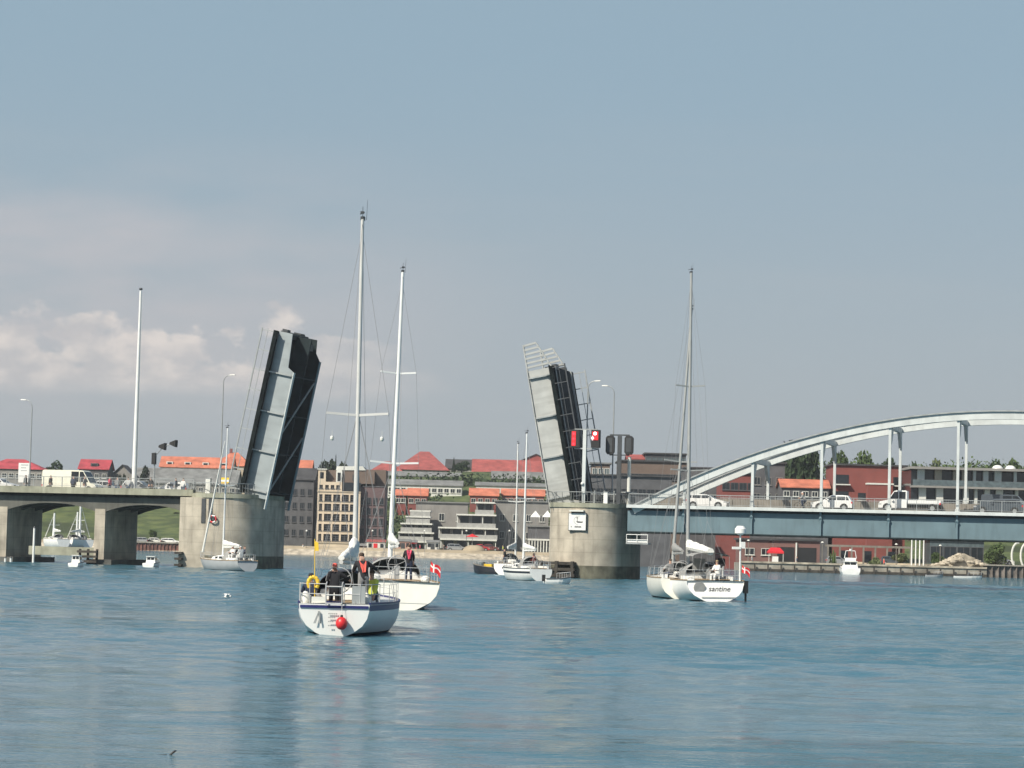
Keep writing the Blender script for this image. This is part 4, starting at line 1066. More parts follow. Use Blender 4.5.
person('person in black with a red collar standing behind the stern ladder of the nearest boat', b1.W(.75, .12, .70), hh + .2, 'stand', 'cloth_black', 'cloth_black', cap='coral', vest=None, armf={-1: 'low', 1: 'out'}, sc_=.92)
person('person in a black jacket with coral lifejacket leaning forward on the nearest boat', b1.W(1.2, -.78, .98), hh + .35, 'stand', 'cloth_black', 'cloth_grey', vest='coral', lean=.5, armf={-1: 'fwd', 1: 'out'}, sc_=1.02)
person('person in a yellow green vest sitting under the sprayhood of the nearest boat', b1.W(2.0, -1.0, .75), hh + 2.6, 'sit', 'hiviz', 'cloth_navy', armf={-1: 'low', 1: 'low'})
# --- second boat
b2 = sailboat('sailing_boat', 'white sailing boat just ahead of the navy striped one, ensign at its right quarter', place(398, 610.5), -6.5, L=12.2, B=3.95, fb=1.25, ts=.93, rake=.45, mastH=(546.5 - 275) / 19.4 + 2.0, mastu=.56, heel=.9,
              spreaders=((.36, 1.15), (.66, .85)), hood='canvas_grey', mr=.12, mastmat='alu_white', boomz=1.5, tmat='gel_cream')
tr2 = MB().box(-.02, .0, -1.3, 1.3, .34, .37).build('swim_step', 'steel_grey', b2.t, loc=(.13, 0, 0))
def ensign(b, x, y, z, h=1.3, label=None):
    st = MB().tube((0, 0, 0), (-.25, 0, h), .016, .012, 6).build('ensign_staff', 'teak', b.t, loc=(x, y, z))
    fl = MB()
    n = 8; rgs = []
    def P(u, v): return (-.2 - .05 * math.sin(u * 5) - .62 * u * .35, -.45 * u, h - .03 - .42 * v - .34 * u - .06 * math.sin(u * 6 + v))
    for i in range(n):
        for j in range(6):
            u0_, u1_ = i / n, (i + 1) / n; v0, v1 = j / 6, (j + 1) / 6
            fl.add([P(u0_, v0), P(u1_, v0), P(u1_, v1), P(u0_, v1)], [(0, 1, 2, 3)], 1 if (i == 2 or j in (2,)) else 0)
    fl.build('ensign', ['red', 'white'], st)
ensign(b2, .5, -1.4, 1.25, 1.1)
person('person in black standing at the wheel of the second white sailing boat', b2.W(1.9, -.55, 1.32), b2.h - PI / 2, 'stand', 'cloth_black', 'cloth_navy', armf={-1: 'fwd', 1: 'low'}, sc_=.95, vest='cloth_pink')
MB().ball((0, 0, 0), .22, 10, 7, sq=(1.6, 1.1, .8)).build('rolled_liferaft', 'canvas', b2.t, loc=(.9, -1.25, 1.45), smooth=True)
MB().ball((0, 0, 0), .22, 10, 7, sq=(1.6, 1.1, .8)).build('cushion_bag', 'canvas', b2.t, loc=(1.2, 1.0, 1.45), smooth=True)
# --- boat with the name on its transom
b3 = sailboat('sailing_boat', 'white sailing boat with its name on a wide transom and a radar pole', place(717, 602), -10.5, L=12.6, B=3.75, fb=1.22, ts=.94, rake=.5, mastH=(546.5 - 267) / 15.9 + 3.0, mastu=.57, heel=-.6,
              spreaders=((.34, 1.2), (.62, .95)), hood='canvas_grey', mr=.13, cover='canvas', boomz=1.75)
cu_ = bpy.data.curves.new('name_text', 'FONT'); cu_.body = 'santine'; cu_.size = .48; cu_.extrude = .004; cu_.align_x = 'CENTER'; cu_.shear = .3
to = bpy.data.objects.new('tmp_text', cu_); COL.objects.link(to); dg = bpy.context.evaluated_depsgraph_get()
tm = bpy.data.meshes.new_from_object(to.evaluated_get(dg), depsgraph=dg); bpy.data.objects.remove(to)
tm.materials.clear(); tm.materials.append(M['black'])
def transom_local(b, y, z, off=.03): return (b.rake * z / 1.22 - off, y, z)
ang = math.atan2(.5, 1.22)
to = bpy.data.objects.new('lettering', tm); COL.objects.link(to); to.parent = b3.t
to.matrix_basis = Matrix.Translation(transom_local(b3, -.2, .66)) @ Matrix(((0, math.sin(ang), -math.cos(ang), 0), (-1, 0, 0, 0), (0, math.cos(ang), math.sin(ang), 0), (0, 0, 0, 1)))
MB().box(-.02, .02, -1.15, .95, -.02, .02).build('boarding_step', 'steel_grey', b3.t, loc=(.04, 0, .30))
rd = MB()
for i in range(16):
    a = 2 * PI * i / 16; a1 = 2 * PI * (i + 1) / 16
    rd.add([(0, 0, 0), (0, .36 * math.cos(a), .36 * math.sin(a)), (0, .36 * math.cos(a1), .36 * math.sin(a1)), (.06, 0, 0), (.06, .36 * math.cos(a), .36 * math.sin(a)), (.06, .36 * math.cos(a1), .36 * math.sin(a1))], [(0, 1, 2), (3, 5, 4), (1, 4, 5, 2)])
rd.build('round_grey_cover', 'canvas_grey', b3.t, loc=(.24, 1.02, .86))
rp = MB().tube((0, 0, 0), (0, 0, 3.3), .055, .05, 10).build('radar_pole', 'alu_white', b3.t, loc=(.75, -1.62, .75))
MB().tube((0, 0, 3.3), (0, 0, 3.42), .1, .3, 14).tube((0, 0, 3.42), (0, 0, 3.68), .34, .34, 14).tube((0, 0, 3.68), (0, 0, 3.86), .34, .2, 14).build('radome', 'gel', rp, smooth=True)
MB().box(-.1, .1, -.02, .5, 2.45, 2.6).box(-.05, .05, -.3, .0, 2.5, 2.9).build('aerial_bracket', 'gel', rp)
ensign(b3, .55, -1.62, 1.22, 1.1)
ou = MB().prism([(-.1, .0), (-.1, .75), (.25, .75), (.25, .0)], -.12, .12).prism([(0, -.5), (0, 0), (.15, 0), (.12, -.5)], -.05, .05).build('outboard_motor', 'black', b3.t, loc=(.5, -1.93, .55))
MB().box(0, .04, -.4, .4, 0, .7).build('bimini_panel', 'canvas_grey', b3.t, loc=(3.0, .35, 1.9))
bi = MB()
n = 8
bi.loft([[(x, 1.15 * math.cos(a), 2.75 + .22 * math.sin(a)) for a in [PI * i / 8 for i in range(9)]] for x in (1.4, 3.2)], closed=False, cap=False)
for x in (1.45, 3.15):
    for y in (-1.14, 1.14): bi.tube((x, y, 1.25), (x, y, 2.75), .016, .016, 5)
bi.build('bimini', 'canvas_grey', b3.t)
MB().loft([[(x, .22 * math.cos(a), 3.0 + (x - 1.0) * .05 + .22 * math.sin(a)) for a in [2 * PI * i / 8 for i in range(8)]] for x in (1.6, 3.2, 5.0, 6.8)]).build('stowed_mainsail', 'canvas', b3.t, smooth=True)
person('person in a black jacket and white cap standing in the cockpit of the named boat', b3.W(1.9, -.75, 1.25), b3.h - PI / 2, 'stand', 'cloth_black', 'cloth_white', cap='cloth_white', armf={-1: 'fwd', 1: 'low'}, sc_=.93)
person('person in pale clothes seated beside the radar pole of the named boat', b3.W(1.3, -.35, 1.15), b3.h + .6, 'sit', 'cloth_white', 'cloth_white', hair='hair_fair')
# --- boat tucked behind it
b4 = sailboat('sailing_boat', 'cream sailing boat partly hidden behind the boat with a name on its transom', place(683, 600), -4.0, L=10.8, B=3.3, fb=1.2, ts=.86, rake=.2, mastH=(546.5 - 303) / 15.2 + 2.5, mastu=.56, heel=3.0,
              hull='gel_cream', hood='canvas_grey', spreaders=((.42, 1.05),), mr=.11, cover='canvas_grey', mastmat='alu')
MB().box(0, .01, -.06, .06, -.1, .1).build('emblem', 'black', b4.t, loc=(.08, -.15, .8))
MB().add([(0, .0, .1), (0, .14, .02), (0, .0, -.02), (0, -.12, -.1), (0, .12, -.12), (0, .02, .0)], [(0, 1, 2), (3, 4, 5)]).build('emblem', 'black', b4.t, loc=(.06, -.1, .8))
MB().ball((0, 0, 0), .3, 10, 7, sq=(.9, 1, 1.25)).build('liferaft_canister', 'gel', b4.t, loc=(.7, -.9, 1.6), smooth=True)
person('person in grey sitting at the stern of the cream sailing boat', b4.W(.8, .75, 1.1), b4.h - PI / 2 + .5, 'sit', 'cloth_grey', 'cloth_navy')
# --- pair of white boats by the right pier
b5 = sailboat('sailing_boat', 'white sailing boat with black stripe, rightmost of the cluster by the right pier', place(541, 581.5), -24, L=7.8, B=2.9, fb=1.05, ts=.75, rake=.1, mastH=(546.5 - 430.5) / 11.4 + 3.0, mastu=.5, heel=0,
              stripe='gel_dark', strz=(.62, .80), hood='canvas_grey', spreaders=((.5, .9),), mr=.11, mastmat='alu_white', bow_overhang=.6)
b5.t.location = place(541, 581.5); b5.t.rotation_euler = (0, 0, PI / 2 + R(24))
b6 = sailboat('sailing_boat', 'white sailing boat seen stern on, in the middle of the cluster by the right pier', place(503, 575), 14, L=9.5, B=2.5, fb=1.15, ts=.85, rake=.2, mastH=(546.5 - 436) / 10.4 + 3.4, mastu=.55, heel=0,
              hood='canvas_dark', spreaders=((.5, .9),), mr=.11, mastmat='alu_white')
MB().box(0, .01, -.25, .25, -.06, .1).build('emblem', 'black', b6.t, loc=(.1, -.1, .75))
person('person in black on the stern of the small white boat seen stern on', b6.W(1.0, .1, 1.15), b6.h, 'stand', 'cloth_black', 'cloth_navy', detail=False, sc_=.9)
person('person with a red jacket sitting on the black striped boat', b5.W(2.6, -.5, 1.1), 1.2, 'sit', 'coral', 'cloth_grey', detail=False)
# dark launch at the left of that cluster
def launch(name, label, loc, heading, L, B, hull, cabin='gel', cat='motorboat', fb=.75, cab=True, scale=1.0, fly=False):
    t = thing(name, label, cat, loc, PI / 2 - R(heading))
    hb = lambda u: B / 2 * ((.88 + .12 * math.sin(PI * u)) if u < .5 else max(.02, math.cos(PI / 2 * (u - .5) / .5)) ** .7)
    rings = []
    for u in (0, .1, .3, .5, .65, .8, .92, 1.0):
        H = fb * (1 + .45 * u * u); x = L * u; w_ = hb(u)
        rings.append([(x, w_, H), (x - .05, w_ * .97, H * .45), (x - .25 * u, w_ * .82, -.08), (x - .4 * u, 0, -.25), (x - .25 * u, -w_ * .82, -.08), (x - .05, -w_ * .97, H * .45), (x, -w_, H), (x, 0, H + .03)])
    MB().loft(rings).build('hull', hull, t)
    g_ = MB()
    for sgn in (1, -1): g_.path([(r[0][0], r[0][1] * sgn, r[0][2] + .02) for r in rings], .045, 6)
    g_.build('rubbing_strake', 'steel_dark' if hull != 'gel_dark' else 'wall_tan', t)
    z = fb + .05
    if cab:
        w_ = B * .36
        c = MB().loft([[(L * .28, -w_, z), (L * .28, -w_ * .85, z + 1.0), (L * .28, w_ * .85, z + 1.0), (L * .28, w_, z)], [(L * .62, -w_, z + .08), (L * .55, -w_ * .85, z + 1.0), (L * .55, w_ * .85, z + 1.0), (L * .62, w_, z + .08)], [(L * .86, -w_ * .4, z + .2), (L * .84, -w_ * .35, z + .3), (L * .84, w_ * .35, z + .3), (L * .86, w_ * .4, z + .2)]]).build('cabin', cabin, t)
        for y0, y1 in ((-w_ * .75, -.05), (.05, w_ * .75)): MB().box(L * .28 - .03, L * .28 - .005, y0, y1, z + .5, z + .88).build('window', 'glass', c)
        for sgn in (1, -1): MB().add([(L * .31, sgn * (w_ * .94 + .01), z + .45), (L * .55, sgn * (w_ * .94 + .01), z + .45), (L * .53, sgn * (w_ * .88 + .01), z + .85), (L * .31, sgn * (w_ * .88 + .01), z + .85)], [(0, 1, 2, 3)]).build('window', 'glass', c)
        MB().box(L * .24, L * .60, -w_ * .95, w_ * .95, z + 1.003, z + 1.08).build('roof', 'gel', c)
        if fly:
            MB().loft([[(L * .28, -w_ * .7, z + 1.08), (L * .28, -w_ * .75, z + 1.6), (L * .28, w_ * .75, z + 1.6), (L * .28, w_ * .7, z + 1.08)], [(L * .55, -w_ * .6, z + 1.08), (L * .5, -w_ * .65, z + 1.5), (L * .5, w_ * .65, z + 1.5), (L * .55, w_ * .6, z + 1.08)]]).build('flybridge', 'gel', t)
            ar = MB(); ar.path([(L * .3, -w_ * .8, z + 1.5), (L * .3, -w_ * .6, z + 2.7), (L * .3, w_ * .6, z + 2.7), (L * .3, w_ * .8, z + 1.5)], .06, 6); ar.tube((L * .3, 0, z + 2.7), (L * .3, 0, z + 3.0), .2, .2, 10)
            ar.build('radar_arch', 'gel', t)
    r = MB()
    for sgn in (1, -1):
        r.path([(L * u, hb(u) * .92 * sgn, fb * (1 + .45 * u * u) + .45) for u in (.5, .7, .85, .97)], .02, 5)
        for u in (.5, .7, .85, .97): r.tube((L * u, hb(u) * .92 * sgn, fb * (1 + .45 * u * u)), (L * u, hb(u) * .92 * sgn, fb * (1 + .45 * u * u) + .45), .016, .016, 5)
    r.build('bow_rail', 'inox', t)
    return t
q = launch('launch', 'dark hulled launch at the left end of the cluster by the right pier', place(498, 574.5), -66, 2.9, 1.6, 'gel_dark', cab=False)
MB().box(.6, 1.5, -.4, .4, .7, 1.1).build('engine_box', 'yellow', q); MB().box(1.7, 1.8, -.4, .4, .7, 1.3).build('windscreen', 'glass_blue', q)
q = launch('dinghy', 'small white inflatable dinghy tied behind the black striped boat', place(545, 583.5), 80, 2.2, 1.3, 'gel', cab=False, fb=.4, cat='dinghy')
MB().box(-.25, .0, -.15, .15, .2, .75).build('outboard_motor', 'black', q)
launch('motorboat', 'white flybridge motorboat moored under the blue girder on the right', place(851, 574.6), 4, 7.5, 3.3, 'gel', fb=1.0, fly=True)
launch('motorboat', 'small white cabin boat beside the dark pier under the left viaduct', place(148, 567.5), 6, 5.5, 2.1, 'gel', fb=.7, cab=True).scale = (.62,) * 3
q = launch('rowing_boat', 'low white open boat in front of the rubble heap', place(954, 578), 96, 4.2, 1.5, 'gel', cab=False, fb=.35, cat='rowing boat')
MB().box(1.0, 1.25, -.6, .6, .25, .33).box(2.2, 2.45, -.6, .6, .25, .33).build('thwart', 'teak', q)
q = launch('rowing_boat', 'tiny grey open boat at the foot of the right quay', place(926, 577), 90, 2.6, 1.2, 'gel_grey', cab=False, fb=.35, cat='rowing boat')
MB().box(1.0, 1.25, -.5, .5, .25, .33).build('thwart', 'teak', q)
launch('motorboat', 'small white open fronted boat at the left viaduct tie beam', place(73, 567), 8, 4.0, 1.7, 'gel', fb=.6, cab=True).scale = (.66,) * 3
# --- grey yacht side on at the left pier
p = place(249, 571.5)
b7 = sailboat('sailing_boat', 'silver grey sailing boat crossing in front of the left bridge pier', p, -38, L=8.8, B=2.9, fb=.95, ts=.75, rake=.35, mastH=(546.5 - 433) / 10.6 + 3.0, mastu=.54, hull='gel_grey', hood='canvas_grey',
              spreaders=((.55, .9),), genoa='canvas', mr=.1, mastmat='alu_white', boomz=1.2)
for i, (x, y, tp, lb) in enumerate(((.9, .4, 'cloth_white', 'person in white at the stern of the silver grey boat'), (1.6, -.5, 'cloth_navy', 'person in navy in the cockpit of the silver grey boat, beside one in white'), (2.3, .4, 'cloth_white', 'person in white nearest the cabin of the silver grey boat'))):
    person(lb, b7.W(x, y, 1.0), b7.h - PI / 2 + i, 'sit', tp, 'cloth_white', detail=False, cap='cloth_white' if i != 1 else None)
# --- moored white masted cluster seen under the viaduct
for i, (px, py, Lm, hd_, top, lb) in enumerate(((64, 547, 11, -32, 513, 'white sailing boat at the left of the three moored behind the viaduct'), (66, 547, 13, 14, 502, 'tallest white sailing boat of the three moored behind the viaduct'), (88, 547, 11, -34, 512, 'white sailing boat at the right of the three moored behind the viaduct'))):
    P = at(px, py, 555 + i * 5); P.z = -.02
    _z = at(px, top, P.y).z
    sailboat('moored_sailing_boat', lb, P, hd_, L=Lm, B=3.9, fb=2.0, mastH=_z, mastu=.55, hood='canvas_grey', rails=False, mr=.3, mastmat='alu_white', genoa='canvas', cover='canvas', spreaders=((.5, 1.2),))
# gull and stick
gl = thing('seagull', 'white seagull flying low over the water left of the nearest boat', 'bird', gp(227, 597, .25), .4)
MB().ball((0, 0, 0), .075, 10, 7, sq=(2.2, 1, 1)).build('body', 'cloth_white', gl, smooth=True)
h = MB().ball((.17, 0, .04), .045, 8, 6).build('head', 'cloth_white', gl, smooth=True); MB().tube((.2, 0, .04), (.25, 0, .03), .012, .004, 5).build('beak', 'yellow', h)
for sgn in (1, -1):
    MB().loft([[(.08, .04 * sgn, .03), (-.08, .04 * sgn, .03), (-.08, .04 * sgn, .01), (.08, .04 * sgn, .01)], [(.06, .25 * sgn, .16), (-.07, .25 * sgn, .16), (-.07, .25 * sgn, .15), (.06, .25 * sgn, .15)], [(-.04, .48 * sgn, .12), (-.10, .48 * sgn, .12), (-.10, .48 * sgn, .115), (-.04, .48 * sgn, .115)]]).build('wing', 'cloth_white', gl)
MB().loft([[(-.12, -.03, 0), (-.12, .03, 0), (-.12, .03, .02), (-.12, -.03, .02)], [(-.26, -.06, 0), (-.26, .06, 0), (-.26, .06, .01), (-.26, -.06, .01)]]).build('tail', 'cloth_white', gl)
sk = thing('driftwood', 'short black stick poking out of the water at the lower left', 'stick', gp(169, 755, 0), 0)
MB().tube((-.05, 0, -.06), (.07, .02, .05), .012, .016, 7).tube((.07, .02, .05), (.10, .02, .062), .016, .006, 7).build('branch', 'black', sk); MB().tube((-.25, 0, -.006), (-.03, 0, .004), .006, .008, 6).build('twig', 'black', sk)
# ------------------------------------------------------------------ vehicles (local x forward)
def wheel(t, x, y, r, w_=.2):
    o = MB().tube((0, -w_ / 2, 0), (0, w_ / 2, 0), r, r, 18).build('wheel', 'tyre', t, loc=(x, y, r), smooth=True)
    MB().tube((0, -w_ / 2 - .012, 0), (0, w_ / 2 + .012, 0), r * .62, r * .62, 12).build('rim', 'steel_grey', o)
def vehicle(name, label, cat, s, t_, z, flip, L, W, H, body, kindv, group='vehicles on the bridge'):
    t = BT(name, label, cat, s, t_, z, flip, group)
    r = .32 if H < 1.7 else .36
    xf = L / 2; xr = -L / 2
    if kindv == 'hatch': low = [(xr, .28), (xr - .0, .85), (xr + .1, 1.0), (xf - 1.1, .98), (xf - .25, .78), (xf, .60), (xf, .25)]; cab = [(xr + .12, .98), (xr + .45, H - .04), (xr + 1.0, H), (-.1 + .1, H - .02), (xf - 1.15, .96)]
    elif kindv == 'sedan': low = [(xr, .28), (xr, .85), (xr + .2, .95), (xf - 1.2, .95), (xf - .2, .75), (xf, .58), (xf, .25)]; cab = [(xr + .55, .94), (xr + 1.25, H - .02), (xr + 1.8, H), (.2, H - .03), (xf - 1.25, .94)]
    elif kindv == 'wagon': low = [(xr, .30), (xr, .95), (xr + .05, 1.0), (xf - 1.2, 1.0), (xf - .2, .82), (xf, .65), (xf, .28)]; cab = [(xr + .05, .99), (xr + .3, H - .05), (xr + .8, H), (.35, H - .03), (xf - 1.2, .98)]
    elif kindv == 'van': low = [(xr, .35), (xr, 1.15), (xf - .75, 1.15), (xf - .12, .95), (xf, .7), (xf, .32)]; cab = [(xr, 1.148), (xr + .04, H - .1), (xr + .2, H), (xf - 1.75, H), (xf - 1.5, H - .08), (xf - .72, 1.148)]
    elif kindv == 'pickup': low = [(.25, .35), (.25, 1.1), (xf - .9, 1.1), (xf - .15, .95), (xf, .7), (xf, .32)]; cab = [(.25, 1.098), (.27, H - .06), (.4, H), (xf - 1.75, H), (xf - 1.5, H - .08), (xf - .88, 1.098)]
    bo = MB().prism(low, -W / 2, W / 2).build('body', body, t)
    n = len(cab); tp = .82 if kindv in ('hatch', 'sedan', 'wagon') else .93
    zl = min(z_ for _, z_ in cab)
    def yy(z_): return W / 2 * (.97 - (.97 - tp) * (z_ - zl) / (H - zl))
    v = [(x, -yy(z_), z_) for x, z_ in cab] + [(x, yy(z_), z_) for x, z_ in cab]
    MB().add(v, [tuple(range(n)), tuple(range(2 * n - 1, n - 1, -1))] + [(i, (i + 1) % n, n + (i + 1) % n, n + i) for i in range(n)]).build('cabin', body, t)
    zA, zB = zl + .06, H - .14
    fx = lambda z_: cab[-1][0] + (cab[-2][0] - cab[-1][0]) * (z_ - cab[-1][1]) / (cab[-2][1] - cab[-1][1]); rx = lambda z_: cab[0][0] + (cab[1][0] - cab[0][0]) * (z_ - cab[0][1]) / (cab[1][1] - cab[0][1])
    fbk = fx(zA) - .12
    if kindv in ('van',): spans_ = [(fx(zA) - 1.15, fx(zA) - .12), (fx(zA) - 2.1, fx(zA) - 1.25)]
    elif kindv == 'pickup': spans_ = [(fx(zA) - 1.0, fx(zA) - .12), (fx(zA) - 1.7, fx(zA) - 1.08)]
    else:
        m_ = (fx(zA) + rx(zA)) / 2 + .05; spans_ = [(m_ + .04, fx(zA) - .12), (rx(zA) + .55, m_ - .04)]
        if kindv != 'sedan': spans_.append((rx(zA) + .14, rx(zA) + .48))
    for sgn in (1, -1):
        for a, b in spans_:
            aT = a if a > rx(zB) + .1 else max(a, rx(zB) + .12); bT = min(b, fx(zB) - .08)
            if bT < aT + .05: bT = aT + .05
            MB().add([(a, sgn * (yy(zA) + .006), zA), (b, sgn * (yy(zA) + .006), zA), (bT, sgn * (yy(zB) + .006), zB), (aT, sgn * (yy(zB) + .006), zB)], [(0, 1, 2, 3)]).build('window', 'glass', t)
        MB().box(xf - .28, xf + .006, min(sgn * (W / 2 - .5), sgn * (W / 2 + .006)), max(sgn * (W / 2 - .5), sgn * (W / 2 + .006)), .62, .76).build('headlight', 'inox', t)
        MB().box(xr - .006, xr + .12, min(sgn * (W / 2 - .3), sgn * (W / 2 + .006)), max(sgn * (W / 2 - .3), sgn * (W / 2 + .006)), .72, .9).build('tail_light', 'red', t)
        MB().box(-.1, .08, min(sgn * W / 2, sgn * (W / 2 + .18)), max(sgn * W / 2, sgn * (W / 2 + .18)), .98, 1.12).build('wing_mirror', body, t).location.x = fx(zA) - .45
    a = (fx(zA) + .012, zA); b = (fx(zB) + .012, zB)
    MB().add([(a[0], -yy(zA) * .9, a[1]), (a[0], yy(zA) * .9, a[1]), (b[0], yy(zB) * .9, b[1]), (b[0], -yy(zB) * .9, b[1])], [(0, 1, 2, 3)]).build('windscreen', 'glass', t)
    wx = (xf - .85, xr + .8)
    for x in wx:
        for sgn in (1, -1):
            MB().tube((x, sgn * (W / 2 - .1), r), (x, sgn * (W / 2 + .004), r), r + .07, r + .07, 18).build('wheel_arch', 'black', t)
            wheel(t, x, sgn * (W / 2 - .085), r)
    MB().box(xr - .02, xf + .02, -W / 2 + .05, W / 2 - .05, .2, .34).build('sill', 'black', t)
    return t
zRd = ZR - .12; zLd = ZL - .62
def mid(p0, p1, py, tt): return (atB(p0, py, tt)[0] + atB(p1, py, tt)[0]) / 2
vehicle('hatchback', 'white hatchback car on the arch bridge behind the third hanger', 'car', mid(812, 853, 502, 2.9), 2.9, zRd, True, 4.05, 1.72, 1.52, 'carwhite', 'hatch')
pk = vehicle('flatbed_truck', 'white crew cab flatbed truck on the arch bridge', 'truck', mid(879, 942, 502, 2.9), 2.9, zRd + .05, True, 6.0, 1.95, 2.05, 'carwhite', 'pickup')
MB().box(-3.0, .15, -.95, .95, .72, .80).build('load_bed', 'steel_grey', pk)
for y in (-.97, .93): MB().box(-3.0, .15, y, y + .04, .803, 1.12).build('side_board', 'carwhite', pk)
MB().box(-3.02, -2.98, -.95, .95, .803, 1.12).build('tail_board', 'carwhite', pk)
MB().box(-3.0, .3, -.4, .4, .4, .718).build('chassis', 'black', pk)
vehicle('estate_car', 'dark grey estate car near the right edge of the bridge', 'car', mid(974, 1024, 502, 2.9), 2.9, zRd, True, 4.7, 1.8, 1.5, 'cardark', 'wagon')
vehicle('dark_van', 'black van beyond the dark estate car at the right edge', 'van', mid(985, 1030, 497, 7.2), 7.2, zRd, False, 5.0, 1.95, 2.0, 'cardark', 'van')
vehicle('hatchback', 'white car mostly hidden by the arch end beside the named boat mast', 'car', mid(692, 723, 497, 7.5), 7.5, zRd, False, 4.2, 1.8, 1.45, 'carwhite', 'hatch')
vehicle('long_van', 'long cream panel van on the left viaduct', 'van', mid(42, 104, 475, 3.4), 3.4, zLd, False, 6.2, 2.0, 2.45, 'creamvan', 'van')
vehicle('estate_car', 'white car at the left edge of the viaduct', 'car', mid(-22, 19, 485, 3.4), 3.4, zLd, False, 4.4, 1.78, 1.5, 'carwhite', 'wagon')
vehicle('saloon_car', 'silver car on the viaduct left of the flagpole', 'car', mid(88, 128, 485, 6.8), 6.8, zLd, False, 4.3, 1.75, 1.5, 'carsilver', 'sedan')
vehicle('hatchback', 'silver hatchback on the viaduct behind the flagpole', 'car', mid(124, 158, 485, 3.4), 3.4, zLd, False, 3.9, 1.7, 1.5, 'carsilver', 'hatch')
vehicle('hatchback', 'white hatchback standing at the end of the viaduct beside the traffic signal', 'car', mid(158, 186, 488, 5.4), 5.4, zLd, True, 3.8, 1.7, 1.45, 'carwhite', 'hatch')
# bicycles with riders, and people at the railing
def bicycle(label, s, t_, z, flip):
    t = BT('bicycle', label, 'bicycle', s, t_, z, flip)
    for x in (-.52, .52):
        w_ = MB(); n = 18
        for i in range(n):
            a = 2 * PI * i / n; a1 = 2 * PI * (i + 1) / n; w_.tube((.33 * math.cos(a), 0, .33 * math.sin(a)), (.33 * math.cos(a1), 0, .33 * math.sin(a1)), .02, .02, 5)
            if i % 2 == 0: w_.tube((0, 0, 0), (.33 * math.cos(a), 0, .33 * math.sin(a)), .004, .004, 3)
        w_.build('wheel', 'tyre', t, loc=(x, 0, .35))
    MB().path([(-.52, 0, .35), (-.12, 0, .30), (.38, 0, .85), (-.2, 0, .82), (-.12, 0, .30)], .02, 6).path([(-.2, 0, .82), (-.52, 0, .35)], .015, 5).path([(.52, 0, .35), (.38, 0, .85), (.36, 0, 1.02)], .02, 6).build('frame', 'steel_dark', t)
    MB().box(-.36, -.08, -.06, .06, .92, .97).tube((-.2, 0, .8), (-.22, 0, .93), .015).build('saddle', 'black', t)
    MB().path([(.30, .25, 1.05), (.36, .1, 1.05), (.36, -.1, 1.05), (.30, -.25, 1.05)], .015, 6).build('handlebar', 'steel_grey', t)
    return t
def onbridge(px, tt, z): return BW(atB(px, 490, tt)[0], tt, z)
s = atB(803, 495, .9)[0]
bicycle('bicycle ridden behind the white hatchback on the arch bridge', s, .95, zRd, True)
person('cyclist in grey riding behind the white hatchback on the arch bridge', BW(s + .22, .95, zRd - .05), SK + PI / 2, 'cycle', 'cloth_grey', 'cloth_navy', cap='cloth_white', detail=False)
s = atB(150, 490, .7)[0]
bicycle('bicycle leaning near the flagpole on the left viaduct', s, .9, ZL - .6, False)
WK = 'people along the viaduct railing'
for (px, pose, tp, lg, rz, lb) in ((25, 'walk', 'cloth_black', 'cloth_navy', -PI / 2, 'person in black walking below the white direction board'),
        (50, 'walk', 'cloth_black', 'cloth_black', -PI / 2, 'person in black passing the rear of the long cream van'),
        (73, 'stand', 'cloth_navy', 'cloth_black', 0, 'person in navy standing before the middle of the long cream van'),
        (84, 'walk', 'cloth_grey', 'cloth_white', -PI / 2, 'person in grey with pale trousers before the cab of the cream van'),
        (110, 'walk', 'cloth_pink', 'cloth_navy', PI / 2, 'person in a pink red top left of the flagpole'),
        (117, 'stand', 'cloth_grey', 'cloth_blue', 0, 'person in grey beside the one in the pink red top'),
        (128, 'stand', 'cloth_white', 'cloth_blue', .5, 'person in white just left of the flagpole foot'),
        (151, 'stand', 'cloth_black', 'cloth_black', 2.8, 'person in black leaning over the railing right of the flagpole'),
        (176, 'walk', 'cloth_navy', 'cloth_grey', PI / 2, 'person in navy near the end of the left viaduct'),
        (183, 'stand', 'cloth_white', 'cloth_blue', 0, 'person in white at the end of the left viaduct')):
    person(lb, onbridge(px, .75, ZL - .6), SK + rz, pose, tp, lg, detail=False, group=WK)
# ------------------------------------------------------------------ buildings on the far shore
def rectwall(mb, x0, x1, z0, z1, y, holes, th=.35, mi=0):
    """wall with rectangular openings on a regular grid: holes = (xs list of (a,b), zs list of (a,b))"""
    hx, hz = holes; cur = z0
    for a, b in hz:
        mb.box(x0, x1, y, y + th, cur, a, mi); c = x0
        for p, q in hx: mb.box(c, p, y, y + th, a + .001, b - .001, mi); c = q
        mb.box(c, x1, y, y + th, a + .001, b - .001, mi); cur = b
    mb.box(x0, x1, y, y + th, cur, z1, mi)
def windows(t, xs_, zs_, w_, h_, y=0.0, frame='wall_white', glass='glass', proto=None, sill=True):
    for x in xs_:
        for z in zs_:
            if proto is None:
                b = MB(); b.box(-w_ / 2, w_ / 2, -.02, .04, 0, h_, 1)
                f = .09
                for a, c, e, g in ((-w_ / 2, w_ / 2, 0, f), (-w_ / 2, w_ / 2, h_ - f, h_), (-w_ / 2, -w_ / 2 + f, f, h_ - f), (w_ / 2 - f, w_ / 2, f, h_ - f)): b.box(a, c, -.09, -.022, e, g, 0)
                if w_ > .8: b.box(-.035, .035, -.07, -.022, f, h_ - f, 0)
                if sill: b.box(-w_ / 2 - .1, w_ / 2 + .1, -.18, -.092, -.08, .02, 0)
                proto = b.build('window', [frame, glass], t, loc=(x, y, z))
            else: share(proto, 'window', t, (x, y, z))
    return proto
